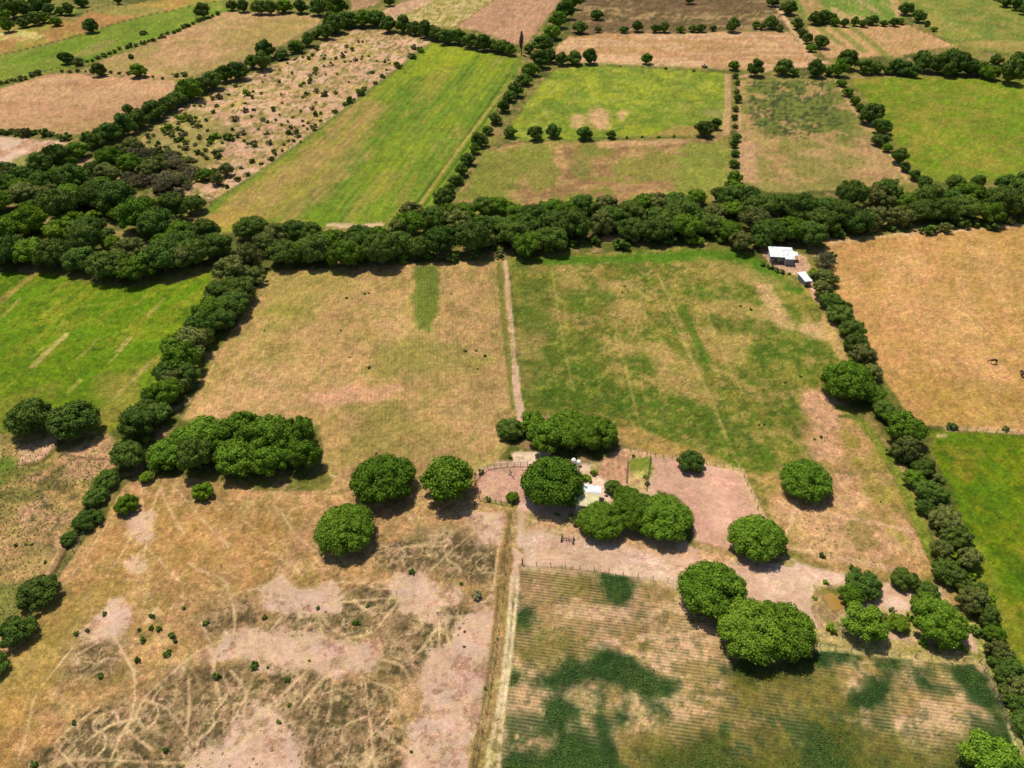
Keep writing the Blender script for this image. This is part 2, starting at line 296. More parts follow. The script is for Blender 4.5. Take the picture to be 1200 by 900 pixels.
for q in ([(870, 410), (915, 400), (952, 412), (940, 430), (890, 436)], [(805, 335), (860, 330), (860, 345), (815, 350)], [(665, 340), (718, 338), (716, 352), (668, 356)], [(735, 420), (755, 418), (760, 435), (738, 440)], [(840, 375), (885, 375), (880, 385), (850, 388)], [(850, 490), (885, 490), (895, 545), (865, 548), (830, 520)], [(700, 450), (770, 455), (850, 490), (840, 520), (760, 510), (720, 480)], [(900, 380), (945, 392), (950, 405), (905, 400)], [(620, 440), (700, 430), (710, 470), (640, 478)]):
    paint(q, (72, 102, 22), a=.6, soft=4, warp=5); mottle(q, (150, 140, 60), .7, 1.6, .54, .64)
paint([(940, 455), (972, 460), (1024, 500), (1062, 570), (1092, 640), (1104, 680), (1040, 674), (950, 650), (905, 620), (905, 560), (955, 545), (945, 500)], (196, 152, 96), soft=7, warp=6, a=.95)
paint([(940, 458), (968, 462), (985, 478), (975, 520), (1000, 540), (955, 535), (952, 500), (938, 480)], (218, 166, 122), soft=3, warp=3, a=.85); mottle([(905, 550), (1060, 550), (1100, 680), (905, 650)], (214, 166, 118), .8, 8, .46, .6); mottle([(905, 550), (1060, 550), (1100, 680), (905, 650)], (150, 134, 64), .6, 9, .54, .64)
mottle([(985, 500), (1045, 540), (1100, 640), (1060, 640), (1000, 560)], (168, 150, 66), .8, 6)
stroke([(985, 478), (1008, 492), (1030, 520), (1060, 570), (1078, 615), (1098, 660)], 2.6, (126, 138, 44), .85, h=-.2)
stroke([(905, 545), (960, 548), (1000, 555), (1045, 548)], 1.0, (124, 110, 58), .5); stroke([(985, 488), (1010, 488)], 1.4, (96, 104, 40), .8)
stroke([(968, 602), (1010, 610), (1070, 622)], 1.2, (224, 178, 130), .8); stroke([(920, 640), (985, 655), (1050, 668)], 1.4, (220, 172, 128), .8); stroke([(932, 592), (928, 612), (918, 628)], .9, (228, 182, 136), .8)
stroke([(646, 310), (652, 350), (662, 410), (673, 460)], .55, (176, 170, 90), .55, patchy=.5); stroke([(720, 395), (735, 440), (752, 508)], .55, (190, 170, 92), .5, patchy=.5); stroke([(770, 320), (790, 362), (806, 405), (820, 445)], .55, (212, 182, 116), .55, patchy=.5); stroke([(780, 352), (800, 400), (830, 460), (850, 510), (868, 550)], .55, (206, 176, 108), .5, patchy=.5); stroke([(826, 360), (850, 420), (870, 460)], .55, (196, 164, 96), .6); stroke([(735, 515), (752, 512), (770, 520), (790, 528)], 1.4, (222, 180, 134), .55, patchy=.5)
stroke([(800, 360), (812, 390), (828, 422)], 2.2, (78, 110, 26), .7)
paint([(715, 505), (740, 500), (800, 520), (860, 548), (900, 556), (905, 570), (860, 556), (800, 540), (765, 538), (735, 520)], (190, 152, 84), a=.85, soft=2, warp=2)
tufts(RIGHTG, .8, 8, .35, .55)
# centre farm track
stroke([(592, 306), (596, 350), (601, 400), (604, 450), (610, 500)], 1.2, (222, 182, 144), .95); stroke([(604, 430), (606, 460), (611, 490)], 1.9, (222, 182, 146), .95); stroke([(595, 330), (600, 400), (603, 440)], .4, (170, 146, 84), .6); field('dirt_track', [(588, 306), (597, 306), (606, 400), (614, 500), (604, 500), (598, 420), (592, 350)])
RTAN = [(968, 282), (1040, 276), (1110, 270), (1196, 264), (1500, 245), (1500, 545), (1196, 506), (1150, 503), (1086, 498), (1060, 480), (1035, 440), (1012, 400), (985, 355), (975, 325)]
paint(RTAN, (200, 150, 88)); mottle(RTAN, (186, 148, 78), .6, 13, .45, .6, stretch=((1125, 282), (1175, 400), 3)); mottle(RTAN, (212, 163, 104), .6, 9, .5, .63, stretch=((1125, 282), (1175, 400), 3)); mottle(RTAN, (176, 140, 66), .35, 3, .54, .66); field('field', RTAN)
paint([(1040, 350), (1120, 345), (1180, 420), (1196, 450), (1120, 430)], (214, 162, 104), a=.55, soft=9, warp=9); paint([(1030, 300), (1090, 300), (1090, 330), (1040, 330)], (218, 166, 110), a=.5, soft=7, warp=6); paint([(1050, 440), (1190, 450), (1200, 500), (1080, 498)], (178, 144, 62), a=.5, soft=8, warp=8)
rows(RTAN, (1125, 282), (1175, 400), 2.2, .12, vary=.8); stroke([(975, 284), (1040, 276), (1110, 271), (1196, 264)], 2, (222, 180, 130), .8)
tufts(RTAN, .14)
RGREEN = [(1090, 508), (1140, 506), (1196, 512), (1500, 560), (1500, 1390), (1260, 1390), (1216, 880), (1196, 800), (1170, 740), (1150, 690), (1130, 620), (1112, 570), (1098, 540)]
paint(RGREEN, (104, 126, 16)); mottle(RGREEN, (126, 136, 20), .8, 6, .42, .64); mottle(RGREEN, (90, 126, 18), .6, 5, .44, .66); mottle(RGREEN, (154, 138, 48), .6, 6, .54, .7); field('field', RGREEN)
mottle(RGREEN, (72, 104, 14), .6, 1.8, .56, .66); stroke([(1090, 505), (1150, 505), (1200, 510), (1240, 516)], 1.2, (96, 116, 26), .8, h=-.2); paint([(1098, 509), (1110, 509), (1110, 513), (1098, 513)], (214, 190, 130), a=.8); stroke([(1110, 502), (1150, 503), (1200, 507), (1240, 511)], 1.5, (224, 180, 132), .8)
stroke([(1140, 640), (1155, 672), (1175, 720), (1195, 770)], 4, (150, 142, 50), .55, soft=3); tufts(RGREEN, .2)
# --- lower right crop field with furrows and leafy patches
CROP = [(606, 663), (640, 664), (700, 671), (790, 684), (812, 700), (840, 728), (868, 755), (950, 756), (1060, 768), (1140, 776), (1150, 776), (1168, 810), (1186, 860), (1215, 920), (1240, 1390), (560, 1390), (583, 900), (590, 840), (596, 760)]
paint(CROP, (206, 166, 114), soft=.4, warp=.4); mottle(CROP, (222, 180, 132), .9, 9, .46, .6); mottle(CROP, (146, 126, 58), .7, 8, .5, .64); field('crop_field', CROP)
rows(CROP, (620, 717), (812, 742), .62, .55, soft=.6, vary=.75, vsize=7)
paint([(606, 663), (700, 671), (790, 684), (840, 730), (868, 756), (700, 745), (600, 735)], (150, 118, 70), soft=8, warp=6, a=.6, clear=False); mottle([(606, 663), (700, 671), (790, 684), (850, 740), (868, 756), (700, 765), (600, 755)], (216, 176, 130), .9, 1.8, .52, .62, stretch=((620, 717), (812, 742), 4)); mottle(CROP, (222, 180, 134), .7, 1.2, .55, .66, stretch=((620, 717), (812, 742), 4))
LEAFY = [[(700, 672), (730, 668), (748, 684), (746, 704), (722, 715), (706, 705)], [(664, 762), (682, 778), (700, 762), (740, 766), (765, 782), (790, 800), (785, 816), (750, 820), (720, 806), (690, 800), (640, 802), (632, 796), (650, 780)], [(632, 815), (660, 815), (680, 830), (676, 850), (690, 870), (720, 880), (735, 910), (735, 1390), (550, 1390), (584, 905), (600, 880), (640, 870)], [(598, 700), (620, 715), (622, 740), (604, 745), (596, 725)], [(596, 780), (612, 785), (615, 800), (596, 805)],
    [(952, 760), (1000, 757), (1010, 772), (970, 780), (948, 790), (920, 795), (880, 800), (850, 785), (870, 770), (905, 776)], [(1024, 770), (1050, 768), (1060, 778), (1056, 790), (1035, 788), (1024, 780)], [(1056, 795), (1075, 785), (1090, 788), (1098, 800), (1112, 812), (1090, 812), (1060, 806)], [(990, 812), (1020, 794), (1042, 800), (1044, 824), (1026, 842), (1000, 836), (988, 826)], [(1090, 772), (1140, 776), (1170, 810), (1190, 870), (1180, 880), (1160, 842), (1140, 830), (1122, 810), (1110, 790)], [(1150, 840), (1185, 862), (1200, 900), (1150, 900), (1145, 870)], [(950, 842), (985, 840), (1010, 860), (1000, 890), (1030, 900), (1040, 1390), (850, 1390), (880, 900), (940, 880)], [(720, 832), (740, 838), (740, 858), (722, 856)], [(774, 828), (790, 828), (788, 842), (776, 842)], [(705, 810), (712, 870), (698, 850)], [(755, 880), (850, 862), (880, 900), (860, 1390), (740, 1390)], [(850, 700), (854, 702), (852, 706)]]
for q in LEAFY: paint(q, (44, 72, 30), soft=3.0, warp=2.6, a=.97, wsize=4); mottle(q, (80, 92, 36), .5, 1.2, .54, .66)
paint([(740, 880), (850, 872), (1000, 866), (1100, 884), (1160, 880), (1240, 1390), (700, 1390)], (66, 84, 36), soft=6, warp=6, a=.75, wsize=7); paint([(870, 770), (940, 775), (985, 800), (960, 850), (880, 850), (840, 800)], (112, 106, 44), soft=6, warp=6, a=.55, wsize=6)
for q in ([(640, 672), (700, 680), (700, 700), (650, 700)], [(720, 850), (800, 840), (880, 850), (940, 830), (1000, 850), (1100, 870), (1150, 850), (1150, 940), (740, 940)], [(600, 740), (660, 740), (720, 760), (660, 770), (610, 790)], [(850, 790), (980, 780), (990, 830), (900, 850), (860, 830)]):
    paint(q, (116, 108, 40), soft=3, warp=4, a=.7, clear=False)
mottle(CROP, (60, 78, 34), .4, 1.3, .54, .66); mottle([(590, 840), (1200, 840), (1240, 1390), (560, 1390)], (60, 82, 34), .8, 6, .46, .58)
stroke([(868, 748), (950, 758), (1060, 769), (1140, 776), (1150, 774)], 1.1, (206, 182, 116), .85); stroke([(612, 661), (700, 668), (800, 683)], .7, (116, 100, 54), .8)
# --- yard, cleared plots and pond surroundings
YARD = [(560, 545), (580, 540), (700, 545), (765, 538), (770, 600), (812, 640), (860, 645), (920, 655), (985, 672), (1110, 692), (1140, 720), (1150, 772), (1060, 765), (960, 750), (870, 745), (840, 720), (812, 692), (740, 676), (650, 664), (606, 661), (600, 640), (604, 605), (560, 590)]
paint(YARD, PINK, soft=1); mottle(YARD, PINK2, .8, 9, .35, .65); mottle(YARD, (206, 160, 122), .4, 9, .5, .7); field('dirt_yard', YARD)
paint([(604, 602), (660, 606), (780, 640), (860, 652), (840, 660), (740, 640), (640, 622), (612, 625)], (200, 152, 92), a=.6, soft=2.5, warp=3); mottle([(604, 600), (680, 606), (700, 625), (610, 630)], (176, 156, 92), .8, 2, .5, .6)
for t in ([(606, 650), (640, 628), (700, 640), (780, 655), (850, 668), (940, 690)], [(604, 645), (640, 640), (720, 652), (820, 672), (880, 690)], [(610, 655), (680, 655), (760, 668), (830, 690)], [(612, 605), (614, 625), (608, 650)]):
    for o_ in (0, 2.2): stroke([(a, b+o_*1.6) for a, b in t], .35, (242, 206, 174), .6, patchy=.5); stroke([(a, b+o_*1.6+2) for a, b in t], .2, (206, 158, 120), .5, patchy=.5)
CLEAR = [(762, 534), (800, 538), (868, 552), (892, 600), (896, 634), (860, 646), (815, 640), (812, 600), (790, 580), (765, 572)]
paint(CLEAR, (228, 178, 148), soft=.5); mottle(CLEAR, (220, 166, 134), .6, 4); field('cleared_plot', CLEAR); rows(CLEAR, (800, 560), (880, 600), 1.1, .15)
stroke([(868, 552), (880, 580), (896, 612), (900, 640)], 1.6, (226, 184, 132), .9); stroke([(762, 534), (800, 537), (868, 551)], 1, (206, 172, 110), .8); stroke([(815, 638), (860, 648), (905, 655), (925, 660)], 2, (150, 132, 62), .6)
PEN = [(556, 562), (572, 548), (598, 545), (618, 545), (620, 575), (612, 590), (590, 590), (566, 586), (556, 575)]
paint(PEN, (220, 170, 140), soft=.4); field('corral_floor', PEN); paint([(598, 530), (645, 528), (648, 543), (600, 545)], PINK2)
stroke([(550, 586), (575, 590), (602, 593)], 1.6, (150, 140, 60), .8); stroke([(556, 545), (575, 538), (590, 520)], 3, (190, 164, 92), .8)
PLOT = [(706, 538), (730, 526), (762, 532), (758, 570), (738, 572), (716, 566), (698, 555)]
paint(PLOT, (206, 154, 116)); rows(PLOT, (715, 560), (712, 530), 1.3, .35); paint([(736, 540), (762, 537), (760, 556), (742, 556)], (128, 142, 46), a=.9, soft=.6, warp=1.5); field('garden_plot', PLOT); paint([(694, 545), (706, 542), (700, 560), (692, 556)], (176, 158, 92)); mottle([(740, 552), (762, 548), (758, 575), (735, 574)], (210, 186, 112), .9, 2, .4, .5)
stroke([(727, 526), (745, 530), (772, 536)], 1.2, (226, 184, 132), .9)
f = [(952, 690), (965, 684), (990, 688), (1000, 700), (998, 740), (975, 745), (960, 735), (950, 712)]
paint(f, (172, 136, 96), a=.9); mottle(f, (216, 190, 128), .9, 2, .45, .55); mottle([(948, 684), (998, 684), (998, 742), (948, 742)], (150, 146, 66), .7, 2, .55, .64)
blob(976, 705, 17, 14, (150, 116, 70)); blob(968, 718, 7, 12, (156, 134, 84), .8); paint([(962, 690), (982, 690), (985, 698), (966, 700)], (128, 124, 50), a=.8); paint([(968, 725), (986, 728), (985, 742), (968, 740)], (150, 150, 72), a=.9); paint([(1035, 700), (1052, 698), (1070, 712), (1040, 716)], (232, 196, 166), a=.9); mottle([(1030, 715), (1075, 710), (1072, 745), (1035, 735)], (186, 174, 86), .9, 2.5, .4, .5); stroke([(960, 744), (1000, 752), (1080, 762), (1130, 768)], 3, (176, 158, 84), .7)
mottle([(1090, 755), (1150, 755), (1152, 775), (1060, 766)], (146, 142, 56), .9, 4, .35, .5); mottle([(1010, 670), (1110, 680), (1140, 720), (1080, 700)], (170, 140, 84), .8, 4)
# verge beside the lower right hedge
f = [(1110, 690), (1130, 690), (1165, 745), (1190, 800), (1230, 900), (1230, 1390), (1212, 1000), (1190, 862), (1160, 792), (1140, 740), (1120, 720)]
paint(f, (128, 132, 44)); mottle(f, (166, 150, 72), .7, 4)
stroke([(1138, 730), (1150, 760), (1160, 785), (1175, 812), (1190, 850), (1210, 900)], .7, (212, 196, 120), .85, patchy=.3); stroke([(1142, 728), (1156, 758), (1168, 785), (1184, 812), (1200, 850), (1218, 890)], .7, (208, 190, 116), .8, patchy=.4); stroke([(1182, 850), (1190, 870), (1196, 885)], .6, (214, 198, 124), .8)
stroke([(1107, 665), (1112, 690), (1128, 720)], 2, (198, 158, 100), .8)
# --- lower left grazed pasture
PAST = [(150, 565), (180, 556), (250, 565), (300, 575), (380, 575), (400, 550), (480, 552), (560, 560), (560, 590), (602, 598), (600, 640), (592, 700), (585, 780), (562, 900), (545, 1390), (-260, 1390), (-260, 800), (0, 790), (30, 740), (62, 690), (90, 645), (118, 615)]
paint(PAST, (190, 148, 96)); mottle(PAST, (200, 154, 98), .8, 12, .45, .6); mottle(PAST, (160, 130, 72), .8, 6, .47, .6); mottle(PAST, (210, 168, 114), .75, 3, .52, .64); mottle(PAST, (140, 114, 66), .55, 1.5, .56, .68); field('pasture', PAST)
paint([(60, 700), (140, 690), (60, 790), (0, 900), (-100, 930), (-100, 800), (0, 790)], (172, 144, 66), a=.65, soft=6, warp=7); paint([(-60, 850), (60, 820), (90, 900), (60, 1390), (-100, 1390)], (188, 136, 70), a=.4, soft=8, warp=7); paint([(130, 590), (330, 600), (300, 680), (100, 680)], (196, 146, 80), a=.5, soft=8, warp=6)
paint([(400, 575), (560, 595), (595, 640), (470, 640)], (210, 160, 110), a=.5, soft=8, warp=6)
DARK = (136, 114, 78); DQ = []
def web(pts, c, a=.6, size=7, thick=.02, soft=3):
    ix, w = mask(pts, soft, 2); n = np.abs(fbm(X[ix], Y[ix], size, seed(), 3, .45)-.5); blend(ix, w*a*(1-sstep(thick*.4, thick, n)), c); TU[ix] *= 1-w*a*(1-sstep(thick*.4, thick, n))
for q in ([(205, 790), (300, 780), (400, 790), (450, 800), (480, 860), (470, 930), (440, 1390), (-40, 1390), (30, 890), (110, 830), (175, 810)], [(455, 745), (500, 715), (545, 705), (560, 725), (540, 745), (505, 765), (480, 800), (445, 790)], [(340, 715), (420, 690), (470, 690), (470, 715), (440, 745), (380, 748), (310, 745)], [(300, 738), (350, 735), (355, 750), (310, 752)], [(90, 745), (140, 755), (135, 790), (80, 790)], [(230, 725), (290, 700), (300, 730), (240, 745)], [(440, 640), (520, 620), (590, 650), (580, 690), (520, 675), (450, 665)]):
    paint(q, DARK, soft=5, warp=5, a=.7)
    mottle(q, (104, 88, 56), .75, 2.2, .45, .6); mottle(q, (190, 156, 112), .85, 1.8, .5, .62)
    mottle(q, (84, 72, 46), .7, .9, .54, .64); DQ.append(q)
for q in ([(310, 692), (330, 680), (350, 688), (392, 692), (400, 705), (395, 718), (350, 718), (312, 712)], [(205, 788), (225, 762), (290, 740), (330, 738), (375, 748), (440, 750), (450, 765), (435, 785), (395, 792), (330, 780), (250, 776)], [(470, 678), (500, 676), (520, 685), (548, 705), (530, 712), (522, 728), (500, 725), (475, 712), (460, 690)], [(90, 742), (130, 705), (160, 715), (150, 735), (135, 748)], [(560, 700), (578, 690), (582, 760), (570, 850), (545, 960), (520, 1390), (470, 1390), (478, 900), (485, 830), (500, 770), (540, 745)], [(222, 885), (270, 850), (300, 825), (330, 840), (345, 870), (350, 930), (340, 1390), (215, 1390)], [(540, 600), (600, 605), (598, 640), (560, 640)], [(150, 600), (178, 600), (172, 640), (158, 630)], [(155, 655), (168, 650), (164, 672), (154, 672)]):
    paint(q, (229, 188, 153), soft=1.6, warp=3.4, a=.92, wsize=5); mottle(q, (226, 188, 160), .8, 4); mottle(q, (182, 138, 104), .6, 2.2, .55, .64)
for q in DQ: tufts(q, 1., 5, .3, .5); web(q, (218, 184, 138), .85, 9, .018); web(q, (212, 178, 132), .7, 5, .022)
web(PAST, (210, 172, 122), .35, 16, .008)
tufts(PAST, .3, 7, .5, .62)
TR = (228, 190, 138)
TRAILS = [[(165, 570), (168, 600), (172, 640), (160, 670)], [(188, 570), (176, 605), (170, 645)], [(205, 572), (230, 600), (252, 625), (268, 640)], [(188, 573), (200, 600), (215, 625)], [(135, 600), (115, 630), (95, 660), (70, 690)], [(160, 615), (145, 645), (125, 675)], [(175, 645), (200, 670), (215, 685)], [(262, 678), (270, 700), (275, 720), (274, 745)], [(135, 748), (150, 775), (158, 795), (155, 835), (140, 865), (128, 895)], [(148, 753), (142, 762)], [(158, 840), (172, 815), (200, 790), (230, 765), (270, 745)], [(170, 820), (195, 830), (212, 850), (228, 875)], [(220, 790), (222, 830), (218, 860)], [(85, 760), (60, 790), (40, 820), (32, 855), (22, 890)], [(250, 775), (252, 795), (258, 820)], [(270, 785), (288, 810), (286, 835), (290, 860)], [(298, 790), (290, 812), (270, 850)], [(310, 700), (300, 690), (260, 700)], [(236, 730), (240, 740), (248, 755)], [(372, 718), (365, 750), (360, 780)], [(372, 718), (378, 745)], [(374, 718), (388, 735), (410, 748)], [(350, 720), (350, 745)], [(335, 718), (318, 738)], [(405, 748), (425, 745), (440, 738), (455, 720), (470, 702)], [(380, 708), (420, 704), (470, 700)], [(390, 684), (420, 682), (445, 690), (480, 685)], [(515, 725), (514, 765)], [(522, 728), (528, 765)], [(445, 772), (470, 780), (482, 800)], [(432, 798), (460, 808), (490, 825)], [(428, 800), (432, 835), (436, 870), (440, 900)], [(360, 780), (352, 800), (345, 820), (342, 840)], [(362, 785), (345, 800), (330, 815), (300, 840)], [(385, 790), (370, 805), (350, 830)], [(440, 855), (460, 870), (480, 885)], [(390, 800), (388, 825), (384, 845)], [(100, 870), (130, 850), (170, 840)], [(60, 900), (90, 890), (180, 893), (230, 895)], [(455, 885), (420, 895)], [(595, 610), (585, 640), (578, 690)], [(588, 600), (560, 620), (530, 645), (505, 668)], [(480, 608), (520, 604), (560, 600)], [(500, 665), (500, 690)], [(385, 555), (420, 572), (450, 595), (480, 605)], [(285, 610), (300, 620)], [(400, 870), (405, 850), (430, 840)], [(220, 660), (240, 670), (262, 680), (268, 690)], [(455, 650), (480, 640), (520, 640)], [(330, 600), (345, 625), (375, 650)], [(170, 730), (178, 720), (185, 712)], [(90, 905), (75, 885), (65, 870), (100, 840), (115, 830)], [(300, 860), (270, 880)], [(160, 840), (150, 855), (180, 880)], [(415, 705), (440, 720)], [(300, 640), (330, 655), (350, 670)]]
for t in TRAILS: stroke(t, R.uniform(.28, .5), TR, R.uniform(.75, 1.), warp=.5, patchy=.25)
DZ = [(150, 700), (290, 690), (300, 730), (440, 740), (545, 710), (500, 780), (470, 1000), (20, 1000), (60, 850)]
for k in range(110):          # faint cattle paths criss-crossing the worn turf
    x = R.uniform(60, 480); y = R.uniform(700, 900); a = R.uniform(-1.9, -.6) if R.random() < .6 else R.uniform(-.5, .5); l = R.uniform(10, 34)
    stroke([(x, y), (x+l*.5*cos(a)+R.uniform(-3, 3), y+l*.5*sin(a)), (x+l*cos(a+.3), y+l*sin(a+.3))], R.uniform(.18, .3), (208, 172, 122), R.uniform(.35, .65), warp=.5, patchy=.5)
stroke([(600, 600), (593, 660), (588, 720), (580, 800), (568, 860), (556, 930), (545, 1390)], 3.0, (184, 146, 84), .6, soft=1); stroke([(598, 600), (591, 660), (585, 720), (575, 800), (562, 870), (552, 930)], .9, (120, 100, 50), .7, h=-.15); stroke([(590, 640), (584, 700), (572, 790), (556, 880), (548, 930)], .7, (118, 96, 48), .5)
# lower farm track with two wheel ruts
f = [(602, 640), (612, 640), (606, 700), (600, 780), (588, 860), (584, 930), (575, 1390), (556, 1390), (566, 900), (580, 800), (594, 720)]
paint(f, (186, 156, 94), soft=.6); mottle(f, (138, 120, 62), .8, 2, .45, .55); field('dirt_track', f)
paint([(600, 640), (614, 650), (610, 672), (604, 690), (599, 680)], PINK, soft=.5); stroke([(600, 675), (597, 720), (592, 770), (584, 830), (572, 890), (566, 960)], .75, (238, 210, 162), 1., warp=.1); stroke([(607, 675), (604, 715), (598, 770), (590, 830), (586, 870), (582, 960)], .7, (238, 210, 162), 1., warp=.1)
paint([(582, 835), (590, 840), (584, 880), (582, 940), (566, 940), (572, 880)], (214, 190, 130), a=.5, soft=.5); mottle([(576, 840), (588, 840), (582, 940), (568, 940)], (140, 124, 70), .9, 1.6, .5, .56)
blob(600, 742, 5, 4, (224, 198, 146)); stroke([(589, 660), (584, 730), (574, 800), (562, 870)], .6, (196, 160, 100), .6)
# --- rough pasture at the left edge
ROUGH = [(-260, 505), (0, 508), (125, 506), (140, 520), (140, 545), (110, 560), (100, 590), (80, 620), (62, 665), (60, 690), (30, 740), (0, 790), (-260, 800)]
paint(ROUGH, (178, 146, 86)); mottle(ROUGH, (130, 122, 58), .85, 7, .46, .6); mottle(ROUGH, (208, 162, 116), .8, 6, .52, .64); mottle(ROUGH, (100, 92, 48), .7, 1.8, .55, .65); field('pasture', ROUGH); tufts(ROUGH, .8, 6)
paint([(25, 525), (68, 508), (68, 525), (40, 548), (24, 545)], (216, 170, 134), a=.9); paint([(70, 525), (130, 515), (125, 545), (90, 560), (70, 555)], (204, 158, 114), a=.8, soft=2, warp=3); paint([(-40, 540), (22, 530), (22, 545), (0, 570), (-40, 575)], (96, 126, 34), a=.8, soft=2, warp=3)
paint([(-60, 640), (60, 620), (60, 680), (-60, 690)], (206, 158, 106), a=.6, soft=5, warp=4); paint([(-60, 690), (30, 680), (20, 720), (0, 760), (-60, 780)], (136, 138, 62), a=.8, soft=3, warp=3)
stroke([(30, 545), (50, 540), (70, 520)], 1.4, (110, 100, 44), .9, h=-.3); stroke([(0, 560), (30, 552), (52, 546)], 2.5, (128, 122, 54), .7); stroke([(70, 528), (95, 516), (125, 506)], 1.2, (120, 104, 58), .8); stroke([(72, 532), (100, 537), (125, 538)], .7, (116, 96, 58), .8)
stroke([(78, 640), (68, 660), (58, 678)], 1.3, (96, 78, 46), .9, h=-.35); stroke([(74, 640), (62, 662), (54, 678)], 1, (206, 162, 116), .9, h=.25)
relief(PAST, .12, 2.5); relief(ROUGH, .25, 3); relief(SCRUB, .3, 5)
# ground around the house in the hedge corner
f = [(890, 292), (905, 286), (945, 300), (952, 318), (962, 340), (985, 372), (975, 375), (950, 345), (940, 325), (905, 315)]
paint(f, (214, 168, 134), a=.95); paint([(960, 345), (972, 380), (990, 410), (1000, 430), (985, 425), (965, 390)], (198, 158, 96), a=.8)
blob(718, 279, 14, 5, (206, 158, 112)); blob(755, 285, 12, 4, (150, 132, 84), .7); blob(62, 268, 14, 4, (208, 172, 104)); blob(100, 190, 14, 4, (212, 168, 122)); blob(176, 200, 12, 4, (220, 172, 132)); blob(245, 222, 12, 5, (220, 172, 134))
# dirt lane at the top right
stroke([(893, -60), (903, 0), (912, 10), (925, 30), (940, 50), (955, 70), (968, 72)], 3.2, (218, 172, 128), .95, soft=1.2); stroke([(870, 90), (900, 82), (950, 76), (972, 74)], 3, (214, 170, 126), .8)
field('dirt_lane', [(898, -20), (906, -20), (930, 30), (962, 72), (950, 72), (925, 34)])

BARE = sstep(34, 14, np.abs(C-np.array((229, 185, 151))).sum(1)) if False else 1-sstep(22, 50, np.abs(C-np.array((229, 185, 151))).sum(1))
GR = 1-.55*BARE
big = fbm(X, Y, 45, 77); med = fbm(X, Y, 5, 78, 3)
fine = fbm(X, Y, .9, 91, 2)
C *= (1+(big-.5)*.16+(med-.5)*.22+(fine-.5)*.30*GR+(NR.rand(N)-.5)*.13*GR)[:, None]
tint = (fbm(X, Y, 2.2, 191, 3)-.5)*GR; C[:, 0] *= 1+tint*.14; C[:, 2] *= 1+tint*.2
Calb = np.clip(lin(np.clip(C, 0, 255))/KEXP, 0, .85)

